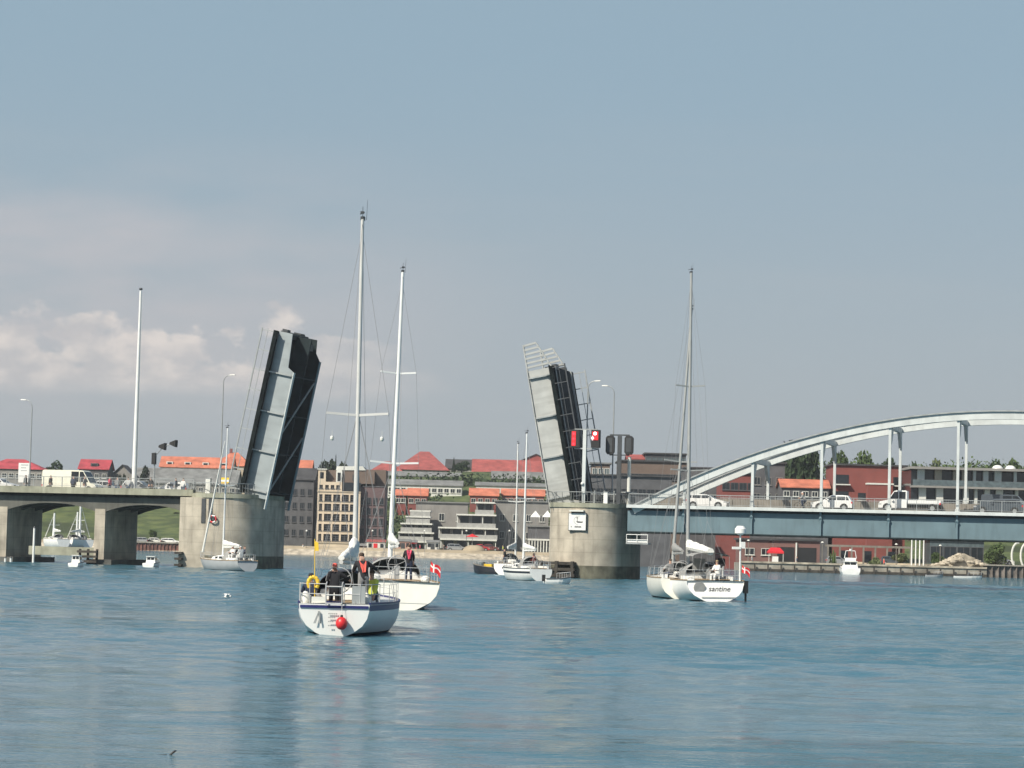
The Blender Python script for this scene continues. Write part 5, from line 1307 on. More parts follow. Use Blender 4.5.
def house(name, label, px0, px1, pyt, Y, wall, roof=None, rh=2.5, rtype='gable', dep=9.0, win=None, pyb=None, rotz=0.0, over=.35, cat='house', frame='wall_white', glass='glass', dormers=0, chimney=None, group=None):
    """px0..px1 = wall span, pyt = eaves row"""
    pm = (px0 + px1) / 2; P0 = at(px0, pyt, Y); P1 = at(px1, pyt, Y); zt = at(pm, pyt, Y).z
    w_ = (P1.x - P0.x) / 2; cx = (P0.x + P1.x) / 2
    zg = min(landz(cx - w_, Y), landz(cx + w_, Y), landz(cx, Y + dep)) - .6
    if pyb: zg = at(pm, pyb, Y).z
    t = thing(name, label, cat, (cx, Y, zg), rotz, group); H = zt - zg
    MB().box(-w_, w_, 0, dep, 0, H).build('wall', wall, t)
    if roof:
        o = over; r = MB()
        if rtype == 'gable':
            r.prism([(0, 0)], 0, 0) if 0 else None
            th = .18
            A = [(-w_ - o, -o, H - .02), (w_ + o, -o, H - .02), (w_ + o, dep / 2, H + rh), (-w_ - o, dep / 2, H + rh), (w_ + o, dep + o, H - .02), (-w_ - o, dep + o, H - .02)]
            B_ = [(x, y, z + th) for x, y, z in A]
            r.add(A + B_, [(0, 1, 2, 3), (3, 2, 4, 5), (9, 8, 7, 6), (11, 10, 8, 9), (0, 6, 7, 1), (5, 4, 10, 11), (0, 3, 9, 6), (3, 5, 11, 9), (1, 7, 8, 2), (2, 8, 10, 4)])
            ro = r.build('roof', roof, t)
            g = MB()
            for x in (-w_ + .02, w_ - .22): g.add([(x, 0.05, H), (x, dep - .05, H), (x, dep / 2, H + rh - .06), (x + .2, .05, H), (x + .2, dep - .05, H), (x + .2, dep / 2, H + rh - .06)], [(0, 1, 2), (5, 4, 3), (0, 3, 4, 1), (1, 4, 5, 2), (2, 5, 3, 0)])
            g.build('gable', wall, t)
        elif rtype == 'hip':
            k = min(w_ * .8, dep / 2 * 1.1)
            r.add([(-w_ - o, -o, H), (w_ + o, -o, H), (w_ + o, dep + o, H), (-w_ - o, dep + o, H), (-w_ + k, dep / 2, H + rh), (w_ - k, dep / 2, H + rh)], [(0, 1, 5, 4), (1, 2, 5), (2, 3, 4, 5), (3, 0, 4), (3, 2, 1, 0)])
            ro = r.build('roof', roof, t)
        elif rtype == 'peak':      # ridge running away from the viewer
            th = .2; A = [(-w_ - o, -o, H), (0, -o, H + rh), (w_ + o, -o, H), (-w_ - o, dep + o, H), (0, dep + o, H + rh), (w_ + o, dep + o, H)]; B_ = [(x, y, z + th) for x, y, z in A]
            r.add(A + B_, [(0, 1, 4, 3), (1, 2, 5, 4), (6, 9, 10, 7), (7, 10, 11, 8), (0, 6, 7, 1), (1, 7, 8, 2), (0, 3, 9, 6), (2, 8, 11, 5), (3, 4, 10, 9), (4, 5, 11, 10)])
            ro = r.build('roof', roof, t)
            MB().add([(-w_, .02, H), (w_, .02, H), (0, .02, H + rh - .05), (-w_, .3, H), (w_, .3, H), (0, .3, H + rh - .05)], [(0, 1, 2), (5, 4, 3), (0, 3, 4, 1), (1, 4, 5, 2), (2, 5, 3, 0)]).build('gable', wall, t)
        else:
            r.box(-w_ - o, w_ + o, -o, dep + o, H + .003, H + .3); ro = r.build('roof', roof, t)
        for i in range(dormers):
            x = -w_ + 2 * w_ * (i + .5) / dormers; d_ = MB(); zz = H + rh * .12
            d_.box(x - .9, x + .9, dep * .10, dep * .32, zz, zz + 1.3); dd = d_.build('dormer', wall if wall != 'wall_white' else 'wall_white', ro)
            MB().box(x - .6, x + .6, dep * .10 - .04, dep * .10 - .003, zz + .3, zz + 1.1).build('dormer_window', glass, ro)
        if chimney is not None:
            for c in chimney: MB().box(c * w_ - .4, c * w_ + .4, dep / 2 - .4, dep / 2 + .4, H + rh * .5, H + rh + 1.1).build('chimney', 'wall_red', ro)
    if win:
        cols, rows, ww, wh, z0_, dz = win
        xs_ = [-w_ + 2 * w_ * (i + .5) / cols for i in range(cols)]
        windows(t, xs_, [H - z0_ - k * dz for k in range(rows)], ww, wh, -.025, frame, glass)
    t['_w'] = w_; t['_h'] = H
    return t
# left, above the viaduct
house('long_house', 'long low house with a dull red roof at the left edge', -20, 43, 469, 640, 'wall_grey', 'roof_redl', 2.6, 'hip', 10, (9, 1, 1.2, 1.2, 2.2, 3))
house('red_roofed_house', 'house with a bright red roof and white dormer behind the cream van', 79, 108, 469.5, 650, 'wall_dkgrey', 'roof_redl', 2.5, 'gable', 9, (4, 1, 1.1, 1.2, 2.2, 3), dormers=1)
house('grey_house', 'grey house with a steep dark gable between the red roof and the flagpole', 111, 133, 477, 660, 'wall_grey', 'roof_dark', 3.0, 'peak', 9, (2, 1, 1.1, 1.2, 2.2, 3))
house('orange_roofed_house', 'long house with orange roof and three dormers left of the raised leaf', 160, 232, 468, 735, 'wall_white', 'roof_orange', 3.1, 'gable', 10, (8, 1, 1.1, 1.2, 2.2, 3), dormers=4)
house('orange_roofed_house', 'taller orange roofed house whose ridge shows above the long orange roof', 214, 250, 466, 765, 'wall_beige', 'roof_orange', 4.2, 'hip', 12, (4, 1, 1.1, 1.2, 2.2, 3), chimney=(-.2,))
house('grey_hall', 'long grey roofed hall behind the end of the left viaduct', 128, 236, 484, 705, 'wall_grey', 'roof_grey', 4.2, 'gable', 16, (14, 1, 1.3, 1.2, 2.0, 3))
house('small_house', 'small white house with orange roof right of the left raised leaf', 298, 311, 470, 690, 'wall_white', 'roof_orange', 2.6, 'gable', 8, (2, 1, 1.0, 1.1, 1.9, 3))
house('dark_warehouse', 'dark grey brick building left of the yellow one', 284, 314, 480, 596, 'wall_dkgrey', 'roof_dark', 2.8, 'gable', 14, (4, 4, 1.0, 1.5, 3.5, 3.1), cat='building', frame='wall_dkgrey')
# yellow building
def yellow():
    Y = 590; X0 = at(316, 545, Y).x; X1 = at(359, 545, Y).x; zg = landz(X0, Y) - .3
    t = thing('yellow_warehouse', 'yellow brick building with rows of small square windows on the far shore', 'building', (X0, Y, zg)); W_ = X1 - X0
    X = lambda p: at(p, 520, Y).x - X0
    Z = lambda q: at(338, q, Y).z - zg
    cols = [(X(p) - .78, X(p) + .78) for p in (327.3, 336, 344.7, 353)]; cols = [(X(320.2) - .35, X(320.2) + .35)] + cols
    rows = [(Z(q + 3.4), Z(q - 3.2)) for q in (537.5, 527.5, 517.3, 507.2, 497.8)]
    w = MB(); rectwall(w, 0, W_, 0, Z(491.5), 0, (cols, rows), .4); w.build('wall', 'wall_yellow', t)
    w = MB(); rows2 = [(Z(488.8), Z(485.2))]; rectwall(w, 0, X(341), Z(491.5) + .003, Z(482), 0, ([(X(p) - .4, X(p) + .4) for p in (320, 326, 331.5, 337)], rows2), .4); w.build('attic_wall', 'wall_yellow', t)
    w = MB(); rectwall(w, 0, X(324.5), Z(482) + .003, Z(470), 0, ([(X(320.5) - .45, X(320.5) + .45)], [(Z(479), Z(472.5))]), .4); w.build('corner_turret', 'wall_yellow', t)
    MB().box(-.2, X(324.5) + .2, -.2, 3, Z(470), Z(469)).build('turret_roof', 'wall_white', t)
    MB().box(.42, X(324.5) - .02, .6, .7, Z(480), Z(471)).build('pane', 'glass', t)
    MB().box(.02, W_ - .02, .42, .5, .1, Z(482.2)).build('pane', 'glass', t)
    def bars(cs, rs_, ww, hh):
        fr = MB(); fr.box(-.06, .06, .25, .35, 0, hh)
        for zz in (hh * .33, hh * .66): fr.box(-ww / 2, -.061, .25, .35, zz - .05, zz + .05); fr.box(.061, ww / 2, .25, .35, zz - .05, zz + .05)
        fr.box(-ww / 2 - .12, ww / 2 + .12, -.12, -.004, -.14, .03); pr = None
        for a, b in cs:
            for c, d in rs_:
                if pr is None: pr = fr.build('window', 'wall_dkgrey', t, loc=((a + b) / 2, 0, c))
                else: share(pr, 'window', t, ((a + b) / 2, 0, c))
    bars(cols[1:], rows, 1.56, rows[0][1] - rows[0][0]); bars(cols[:1], rows, .7, rows[0][1] - rows[0][0])
    bars([(X(p) - .4, X(p) + .4) for p in (320, 326, 331.5, 337)], rows2, .8, rows2[0][1] - rows2[0][0])
    sl = MB()
    for q in (492.2, 543.5): sl.box(-.15, W_ + .1, -.15, -.003, Z(q), Z(q) + .25)
    sl.build('string_course', 'wall_beige', t)
    MB().box(.4, W_, .52, 15, 0, Z(483)).build('rear_block', 'wall_purple', t)
    MB().box(X(325), W_ + 3, 1.5, 15, Z(483) + .003, Z(470)).build('mansard', 'wall_brown', t)
    g = MB(); pts = [(X(334.5), Z(483)), (X(334.5), Z(472))] + [(X(337.5) - (X(340.5) - X(334.5)) / 2 * math.cos(a), Z(472) + 1.0 * math.sin(a)) for a in [PI * i / 8 for i in range(1, 8)]] + [(X(340.5), Z(472)), (X(340.5), Z(483))]
    g.prism(pts, .9, 1.49); gg = g.build('arched_gable', 'wall_white', t); MB().box(X(336), X(339), .85, .897, Z(481), Z(472.5)).build('window', 'glass', gg)
    rf = MB().prism([(X(334), Z(470) + .003), (X(335), Z(466)), (X(361), Z(465.5)), (X(364), Z(469.5) + .003)], 1.3, 14); rf.build('roof', 'wall_white', t)
    fx_ = MB().box(X(351), X(356), 1.1, 1.45, Z(480), Z(474)); fx_.build('hoist_hatch', 'steel_dark', t)
yellow()
pb = house('brick_warehouse', 'purple brown brick building joined to the right of the yellow one', 360, 385, 487, 592, 'wall_purple', None, dep=14, win=(4, 5, 1.0, 1.6, 4.0, 2.35), cat='building', frame='wall_dkgrey')
MB().box(-pb['_w'], pb['_w'], 2.5, 13, pb['_h'] + .003, pb['_h'] + 4.0).build('mansard', 'wall_brown', pb)
MB().box(-pb['_w'] - .1, pb['_w'] + .1, -.12, 2.4, pb['_h'] + .004, pb['_h'] + .25).build('cornice', 'wall_dkgrey', pb)
# barracks on the hill
house('barracks', 'large red hip roofed barracks block on the hilltop, left of the two', 398, 446, 470, 800, 'wall_white', 'roof_red', 6.4, 'hip', 40, (8, 1, 1.2, 1.4, 2.0, 3), cat='building', over=1.2)
house('barracks_wing', 'red roofed wing at the left end of the hilltop barracks', 371, 402, 471, 797, 'wall_white', 'roof_red', 3.2, 'hip', 14, (6, 1, 1.2, 1.4, 2.0, 3), cat='building')
house('barracks_wing', 'long dark ridged wing joining the two hilltop barracks', 446, 480, 469, 806, 'wall_grey', 'roof_dark', 3.0, 'gable', 12, (7, 1, 1.2, 1.4, 2.0, 3), cat='building')
house('barracks', 'red roofed barracks block on the hilltop, right of the two', 474, 548, 474, 798, 'wall_white', 'roof_red', 4.4, 'gable', 16, (12, 1, 1.2, 1.4, 2.0, 3), cat='building', over=.8)
house('barracks_gable', 'low gabled ridge above the right hilltop barracks', 520, 552, 462, 812, 'roof_red', 'roof_dark', 2.4, 'peak', 12, cat='building')
# terraces below
for i, (a, b, py, Y, wl, rf, rh, lb) in enumerate((
        (372, 460, 476.5, 760, 'wall_grey', 'roof_grey', 1.4, 'grey terrace directly below the left barracks, upper of two rows'),
        (388, 462, 485.5, 720, 'wall_white', 'roof_grey', 1.5, 'grey and white terrace below the left barracks, lower of two rows'),
        (492, 552, 479.5, 750, 'wall_grey', 'roof_grey', 2.2, 'grey roofed terrace directly below the right barracks'),
        (476, 550, 486.5, 725, 'wall_white', 'roof_grey', 1.0, 'low grey roofed terrace with white fascia below the right barracks'),
        (396, 406, 495.5, 690, 'wall_red', 'roof_orange', 1.6, 'tiny orange roofed cottage right of the mast on the slope'),
        (408, 427, 496, 690, 'wall_red', 'roof_orange', 2.0, 'orange red cottage on the slope above the white apartments'),
        (470, 498, 496, 695, 'wall_red', 'roof_orange', 2.0, 'orange red cottage on the slope right of the green field'),
        (502, 544, 496, 700, 'wall_red', 'roof_orange', 1.8, 'longest orange red cottage on the slope, left of the right leaf'))):
    house('terrace' if i < 4 else 'cottage', lb, a, b, py, Y, wl, rf, rh, 'gable', 8, (max(2, int((b - a) / 6)), 1, 1.3, 1.2, 1.9, 3))
# modern waterside flats: stacked slabs, glass and white frames
def flats(name, label, px0, px1, Y, floors, slab='wall_white', core='wall_grey', pyb=549, steps=None, glass='glass'):
    X0 = at(px0, 530, Y).x; X1 = at(px1, 530, Y).x; pm = (px0 + px1) / 2; zg = at(pm, pyb, Y).z; w_ = X1 - X0
    t = thing(name, label, 'apartment building', (X0, Y, zg))
    Z = lambda q: at(pm, q, Y).z - zg
    z0 = 0
    for k, q in enumerate(floors):
        z1 = Z(q); a, b = (steps[k] if steps else (px0, px1)); xa_ = at(a, 530, Y).x - X0; xb_ = at(b, 530, Y).x - X0
        MB().box(xa_ + .3, xb_ - .3, 1.8, 11, z0 + .001, z1 - .35).build('storey', core, t)
        MB().box(xa_, xb_, 0 + .2 * k, 11.5, z1 - .348, z1).build('balcony_slab', slab, t)
        n = max(2, int((xb_ - xa_) / 2.6))
        for i in range(n):
            x = xa_ + .5 + (xb_ - xa_ - 1) * (i + .5) / n; ww = (xb_ - xa_ - 1) / n * .72
            MB().box(x - ww / 2, x + ww / 2, 1.74, 1.797, z0 + .3, z1 - .5).build('window', glass, t)
        if k: MB().box(xa_ + .1, xb_ - .1, .2 * k + .05, .2 * k + .12, z0 + .003, z0 + 1.0).build('balustrade', 'rail_panel', t)
        if n > 2:
            for i in range(n + 1):
                x = xa_ + .15 + (xb_ - xa_ - .5) * i / n
                if i % 2 == 0: MB().box(x, x + .2, .35 + .2 * k, .55 + .2 * k, z0 + .003, z1 - .35).build('column', slab, t)
        z0 = z1
    return t
flats('apartment_block', 'tiered white balconied apartments right of the sailing boat mast', 398, 432, 594, [541, 532, 523, 516, 510], steps=[(398, 440), (398, 434), (400, 432), (405, 430), (409, 430)])
flats('apartment_block', 'white framed waterside flats with a tall boxed window', 440, 500, 592, [539, 527.5, 514, 501.5], steps=[(440, 497), (438, 498), (456, 496), (474, 494)], slab='wall_white')
house('grey_block', 'windowless grey gabled block behind the white framed flats', 416, 468, 503, 607, 'wall_grey', 'roof_grey', .8, 'flat', 10, (3, 1, 1.3, 1.8, 4.2, 3), cat='building')
house('grey_block', 'plain grey block beside the right leaf masts', 496, 549, 502, 600, 'wall_grey', 'roof_grey', .8, 'flat', 12, (4, 3, 1.2, 1.6, 4.5, 4), cat='building')
b_ = house('boat_shed', 'low grey shed with white columns right behind the cluster of boats', 528, 552, 527, 590, 'wall_dkgrey', 'roof_grey', .4, 'flat', 8, None, cat='shed')
for i in range(8): MB().box(-b_['_w'] + .2 + i * b_['_w'] * 2 / 8.2, -b_['_w'] + .45 + i * b_['_w'] * 2 / 8.2, -1.0, -.75, 0, 3.2).build('column', 'wall_white', b_)
MB().box(-b_['_w'], b_['_w'], -1.1, -.01, 3.203, 3.6).build('canopy', 'wall_white', b_)
for i, (p, lb) in enumerate(((535.5, 'small white pyramid tent, left of two above the shed'), (547.5, 'small white pyramid tent, right of two above the shed'))):
    Y = 592; c = at(p, 517, Y); t_ = thing('tent', lb, 'tent', (c.x, Y + 3, c.z))
    MB().add([(-1.2, -1.2, 0), (1.2, -1.2, 0), (1.2, 1.2, 0), (-1.2, 1.2, 0), (0, 0, 1.5)], [(0, 1, 4), (1, 2, 4), (2, 3, 4), (3, 0, 4), (3, 2, 1, 0)]).build('canopy', 'white', t_)
    pm_ = MB()
    for x in (-1.1, 1.1):
        for y in (-1.1, 1.1): pm_.tube((x, y, -3.2), (x, y, 0), .06)
    pm_.build('poles', 'wall_grey', t_)
# sheds on the promenade
def shed(name, label, px0, px1, py0, py1, Y, m, roof='roof_grey', cat='shed', door='steel_dark', rt=.35):
    X0 = at(px0, py1, Y).x; X1 = at(px1, py1, Y).x; zb = at((px0 + px1) / 2, py1, Y).z; zt = at((px0 + px1) / 2, py0, Y).z
    t = thing(name, label, cat, ((X0 + X1) / 2, Y, zb)); w_ = (X1 - X0) / 2; H = zt - zb
    MB().box(-w_, w_, 0, 3.2, -.8, H - .2).build('wall', m, t)
    MB().add([(-w_ - .15, -.2, H - .198), (w_ + .15, -.2, H - .198), (w_ + .15, 3.4, H - .198), (-w_ - .15, 3.4, H - .198), (-w_ - .15, 1.6, H + rt), (w_ + .15, 1.6, H + rt)], [(0, 1, 5, 4), (2, 3, 4, 5), (1, 2, 5), (3, 0, 4), (3, 2, 1, 0)]).build('roof', roof, t)
    MB().box(-.5, .4, -.05, -.003, 0, H * .75).build('door', door, t)
    for x in (-w_ * .6, w_ * .65): MB().box(x - .35, x + .35, -.05, -.003, H * .35, H * .75).build('window', 'glass', t)
    return t
shed('hut', 'white hut with a dark door on the promenade', 426.5, 439, 541.5, 550, 580, 'wall_white')
shed('container_hut', 'pinkish beige hut right behind the second boat mast', 396, 410, 540.5, 550.5, 581, 'wall_pink')
shed('container_hut', 'small red hut beside the pinkish beige one', 411, 416.5, 541.5, 550.5, 581, 'red')
shed('kiosk', 'white kiosk with red lower panels at the foot of the brick building', 366, 385, 541, 551, 582, 'wall_white', 'roof_red', door='red')
shed('kiosk', 'small pink kiosk on the promenade near the left end of the brick building', 360, 366, 545, 551, 582, 'wall_pink')
def landcar(px, py, Y, label, body, L=4.2, kindv='hatch', flip=False, H=1.5):
    P = at(px, py, Y); S0 = atB(0, 500)[0]
    t = vehicle('parked_car', label, 'car', 0, 0, 0, flip, L, 1.75, H, body, kindv, 'cars on the far quay'); t.location = P; t.rotation_euler = (0, 0, PI if flip else 0); return t
landcar(457, 551, 579, 'silver car parked on the promenade before the white framed flats', 'carsilver', 4.6, 'wagon', H=1.6)
landcar(482, 551, 580, 'red car parked at the right end of the promenade', 'carred', 3.4)
landcar(491, 551, 583, 'dark red car parked beside the red one on the promenade', 'wall_dkred', 3.6)
landcar(145, 544, 585, 'silver car at the left of the row on the quay seen under the viaduct', 'carsilver', 4.4)
landcar(157, 544.4, 585, 'light grey car in the middle of the row on the quay seen under the viaduct', 'wall_white', 4.2)
landcar(171, 544.8, 585, 'white estate car at the right of the row on the quay seen under the viaduct', 'carwhite', 4.6, 'wagon')
# umbrella, tan mound and rowing rack on the promenade
P = at(474, 551, 577); q = thing('sand_heap', 'tan heap of sand on the promenade before the white framed flats', 'heap', P)
MB().ball((0, 0, -.3), 1.9, 12, 8, sq=(1.4, 1, .9)).build('heap', 'sand', q, smooth=True)
P = at(472, 549, 586); q = thing('parasol', 'red and white parasol above the silver car on the promenade', 'parasol', P)
MB().tube((0, 0, 0), (0, 0, 3.4), .05).build('pole', 'wall_white', q)
MB().loft([[(1.6 * math.cos(a), 1.6 * math.sin(a), 2.7) for a in [2 * PI * i / 10 for i in range(10)]], [(.05 * math.cos(a), .05 * math.sin(a), 3.4) for a in [2 * PI * i / 10 for i in range(10)]]]).build('canopy', 'red', q)
# sheet pile quay at the left
P0 = at(128, 550, 572); P1 = at(196, 551.5, 572)
q = thing('quay_wall', 'rusty red sheet pile quay seen under the left viaduct', 'quay wall', (P0.x, 571, 0))
w = MB(); n = int((P1.x - P0.x) / .8)
for i in range(n): w.add([(i * .8, 0, -1), (i * .8 + .2, .25, -1), (i * .8 + .6, .25, -1), (i * .8 + .8, 0, -1), (i * .8, 0, 1.7), (i * .8 + .2, .25, 1.7), (i * .8 + .6, .25, 1.7), (i * .8 + .8, 0, 1.7)], [(0, 1, 5, 4), (1, 2, 6, 5), (2, 3, 7, 6)])
w.build('sheet_piling', 'rust', q); MB().box(0, n * .8, -.1, 14, 1.703, 2.0).build('capping_beam', 'quay', q)
# right: quay, sheet piles, rubble
Yq = 428
X0 = at(738, 567, 433).x; X1 = at(1090, 580, Yq).x
q = thing('quay_wall', 'weathered concrete quay under the blue girder on the right', 'quay wall', (X0, Yq - 1.5, 0))
Xs = at(985, 575, Yq).x - X0
MB().box(0, Xs, 0, 14, -1, 1.35).build('wall', 'quay', q); MB().box(-.1, Xs, -.2, 1.2, 1.353, 1.65).build('coping', 'rock', q)
MB().box(0, Xs, -.35, -.003, -.5, .45).build('waling', 'timber', q)
for i in range(18): MB().box(2 + i * Xs / 18.5, 2.25 + i * Xs / 18.5, -.5, -.353, -.6, 1.2).build('fender_post', 'timber', q)
q = thing('quay_wall', 'grey corrugated sheet pile wall at the right edge', 'quay wall', (X0 + Xs + .02, Yq - 1.5, 0))
w = MB(); n = int((X1 - X0 - Xs) / 1.0)
for i in range(n): w.add([(i * 1.0, 0, -1), (i * 1. + .2, .45, -1), (i * 1. + .65, .45, -1), (i * 1. + .95, 0, -1), (i * 1., 0, 1.9), (i * 1. + .2, .45, 1.9), (i * 1. + .65, .45, 1.9), (i * 1. + .95, 0, 1.9)], [(0, 1, 5, 4), (1, 2, 6, 5), (2, 3, 7, 6)])
w.build('sheet_piling', 'pile_grey', q); MB().box(0, n * 1., -.1, 14, 1.903, 2.1).build('capping_beam', 'quay', q)
P = at(966, 572, 427)
q = thing('rubble_heap', 'pale heap of rubble and sand on the quay left of the sheet piles', 'heap', (P.x, 429, 1.3))
rb = MB(); rr = random.Random(3)
for i in range(150):
    u = rr.uniform(-1, 1); v_ = rr.uniform(-1, 1)
    if u * u + v_ * v_ > 1: continue
    z = 2.6 * (1 - abs(u)) * (1 - .5 * abs(v_)); s_ = rr.uniform(.2, .5); rb.ball((u * 5.5, v_ * 2 + 2, z), s_, 6, 4, sq=(rr.uniform(.8, 1.5), 1, rr.uniform(.6, 1)))
rb.prism([(-5.6, -.3), (5.6, -.3), (.3, 2.5)], 1, 3.4)
rb.build('rubble', 'rock', q)
# white poles, arched sculpture
P = at(917, 567, 433)
for i, px in enumerate((911.5, 915.5, 919.5, 923.5)):
    c = at(px, 566, 433); q = tag(MB().tube((0, 0, -.5), (0, 0, 4.6), .13, .10, 10).build('white_pole', 'white', None, loc=(c.x, 433, 1.6)), 'plain white pole standing in a row of four under the girder', 'pole', 'row of four white poles under the girder')
for i, (px, lb) in enumerate(((1013, 'curved white arch sculpture under the girder, left of two'), (1022, 'curved pale arch sculpture under the girder at the right edge'))):
    c = at(px, 566, 432); b = MB(); pts = [(1.3 * math.cos(a) * .8 + .8, 0, 1.9 + 2.1 * math.sin(a)) for a in [PI * .45 + PI * .9 * k / 12 for k in range(13)]]
    b.path(pts, .17, 8); q = tag(b.build('arch_sculpture', 'wall_white', None, loc=(c.x, 432, 1.8), smooth=True), lb, 'sculpture')
# buildings on the right
house('brown_office', 'brown brick office with a dark band of windows behind the right leaf', 620, 688, 462, 520, 'wall_brown', 'roof_dark', .4, 'flat', 16, (9, 2, 1.6, 1.2, 3.6, 3.2), cat='building', frame='wall_dkgrey')
t_ = house('roof_pavilion', 'dark glazed upper storey on the brown office', 646, 686, 454.5, 526, 'wall_dkgrey', 'roof_dark', .3, 'flat', 9, (7, 1, 1.1, 1.2, 1.7, 3), pyb=461, cat='building', glass='glass_blue', frame='wall_dkgrey')
house('red_house', 'low red roofed building left of the dark glazed storey', 628, 644, 459.5, 530, 'wall_white', 'roof_red', 1.0, 'gable', 8, (3, 1, .9, .9, 1.3, 3), pyb=466)
house('black_hall', 'long low black hall behind the ship signals', 588, 672, 476.5, 470, 'wall_dkgrey', 'roof_dark', .4, 'flat', 18, (10, 1, 1.4, 1.0, 3.2, 3), cat='building', frame='wall_dkgrey')
house('teal_building', 'small teal and pink walled building between leaf and signals', 592, 610, 464, 500, 'wall_brown', 'roof_grey', .3, 'flat', 8, (3, 1, 1.0, 1.2, 2.0, 3), cat='building', glass='glass_blue')
house('dark_office', 'dark grey block behind the rising end of the arch', 686, 742, 469, 500, 'wall_dkgrey', 'roof_dark', .3, 'flat', 14, (7, 2, 1.4, 1.3, 3.0, 3.2), cat='building', frame='wall_grey')
house('brick_block', 'red brick block left of the first tall hanger', 722, 756, 474, 480, 'wall_red', 'roof_dark', .3, 'flat', 12, (4, 1, 1.4, 1.4, 3.0, 3), cat='building', frame='wall_dkgrey')
house('black_block', 'black clad block between the first two hangers', 752, 785, 463.5, 478, 'wall_dkgrey', 'roof_dark', .3, 'flat', 12, (3, 2, 1.2, 1.5, 4.0, 3), cat='building', frame='wall_grey')
house('orange_roofed_house', 'low house with an orange roof before the dark trees', 782, 829, 488, 470, 'wall_dkgrey', 'roof_orange', 1.5, 'gable', 8, (5, 1, 1.1, 1.0, 1.6, 3))
# red stepped flats
t_ = house('red_flats', 'stepped red brick flats with dark balconies right of the trees', 834, 906, 466, 470, 'wall_red', 'roof_dark', .25, 'flat', 12, None, cat='apartment building')
w_ = t_['_w']; H = t_['_h']
for i, (a, b, zt, zb) in enumerate(((-.99, -.55, 2.0, 3.6), (-.99, -.55, 5.0, 6.4), (.62, .98, 2.2, 3.6), (-.35, .02, 5.2, 6.4), (.55, .98, 5.4, 6.6))):
    MB().box(a * w_, b * w_, -.9, -.003, H - zb, H - zb + .2).build('balcony', 'wall_white', t_); MB().box(a * w_ + .2, b * w_ - .2, -.04, -.004, H - zb + .25, H - zt + .3).build('window', 'glass', t_)
MB().box(-.1 * w_, .6 * w_, -2.2, -.003, 0, H - 3.4).build('projecting_bay', 'wall_red', t_); MB().box(-.12 * w_, .62 * w_, -2.3, -.1, H - 3.397, H - 3.1).build('bay_roof', 'wall_white', t_)
# glass pavilion
def pavilion():
    Y = 452; X0 = at(913, 480, Y).x; X1 = at(1050, 485, Y).x; zg = at(960, 520, Y).z; Z = lambda q: at(960, q, Y).z - zg
    t = thing('glass_building', 'flat roofed two storey glass building with pale columns at the right', 'building', (X0, Y, zg)); w_ = X1 - X0
    MB().box(0, w_, 2.2, 14, 0, Z(471)).build('core', 'glass', t)
    MB().box(-.4, w_ + .4, -.2, 14.5, Z(470), Z(467.5)).build('roof', 'wall_grey', t)
    MB().box(-.2, w_ + .2, .0, 2.19, Z(488.5), Z(486.5)).build('floor_slab', 'wall_grey', t)
    MB().box(0, w_, .1, .2, Z(486.4), Z(480.5)).build('balustrade', 'glass_blue', t)
    rr = random.Random(5); x = 1.0
    while x < w_ - 1:
        ww = rr.choice((.5, .9, 1.2)); 
        MB().box(x, x + ww, 1.2, 2.15, Z(486.3), Z(470.1)).build('column', 'wall_white' if rr.random() < .5 else 'wall_beige', t)
        if rr.random() < .8: MB().box(x + .3, x + .3 + ww, 1.2, 2.15, 0, Z(488.6)).build('column', 'wall_white', t)
        x += ww + rr.uniform(.9, 2.2)
    for px in (1003, 1016):
        x = at(px, 466, Y).x - X0; MB().ball((x, 5, Z(467.5)), 1.0, 14, 8, sq=(1, 1, .8)).build('rooflight_dome', 'white', t, smooth=True)
pavilion()
# under the girder on the right
house('boathouse', 'dark red boathouse under the girder behind the radar pole', 742, 774, 540, 450, 'wall_dull', 'roof_dark', .6, 'flat', 12, (2, 1, 1.6, 1.2, 2.6, 3), cat='building')
t_ = house('boathouse', 'red boathouse with two wide black openings under the girder', 774, 820, 541, 446, 'wall_dull', 'roof_dark', .5, 'flat', 12, None, cat='building')
w_ = t_['_w']; H = t_['_h']
for a, b in ((-.85, -.1), (.05, .85)): MB().box(a * w_, b * w_, -.05, -.004, H - 4.1, H - 1.1).build('opening', 'black', t_)
MB().box(-.06 * w_, .0, -.3, -.053, 0, H - .3).build('post', 'wall_white', t_)
t_ = house('boathouse', 'dark red boathouse behind the masts under the left end of the girder', 652, 742, 541, 560, 'wall_dkred', 'roof_dark', .8, 'flat', 12, (8, 1, 1.8, 1.6, 3.2, 3), cat='building')
P0 = at(826, 543, 447); P1 = at(912, 545, 447)
q = thing('pergola', 'long pale timber pergola under the girder behind the motorboat', 'pergola', (P0.x, 445, 1.6)); w_ = P1.x - P0.x; hz = P0.z - 1.6
for zz in (hz - .6,): MB().box(0, w_, 0, .3, zz, zz + .35).box(0, w_, 3, 3.3, zz, zz + .35).build('beam', 'wall_tan', q)
for i in range(8): MB().box(i * w_ / 7.3, i * w_ / 7.3 + .28, .0, .28, 0, hz - .603).build('post', 'wall_tan', q)
for i in range(7):
    if i % 2: MB().box(i * w_ / 7.3 + .5, (i + 1) * w_ / 7.3 - .3, 1.5, 1.56, .2, hz - 1.2).build('glazed_screen', 'glass', q)
t_ = house('glass_office', 'blue grey glazed office under the girder right of the four poles', 930, 984, 541, 452, 'glass_blue', 'roof_dark', .3, 'flat', 8, (4, 1, 2.2, 2.6, 3.6, 3), cat='building', frame='wall_dkgrey')
P = at(776, 565, 440); q = thing('market_tent', 'red market tent on the quay before the black openings', 'tent', (P.x, 440, 1.6))
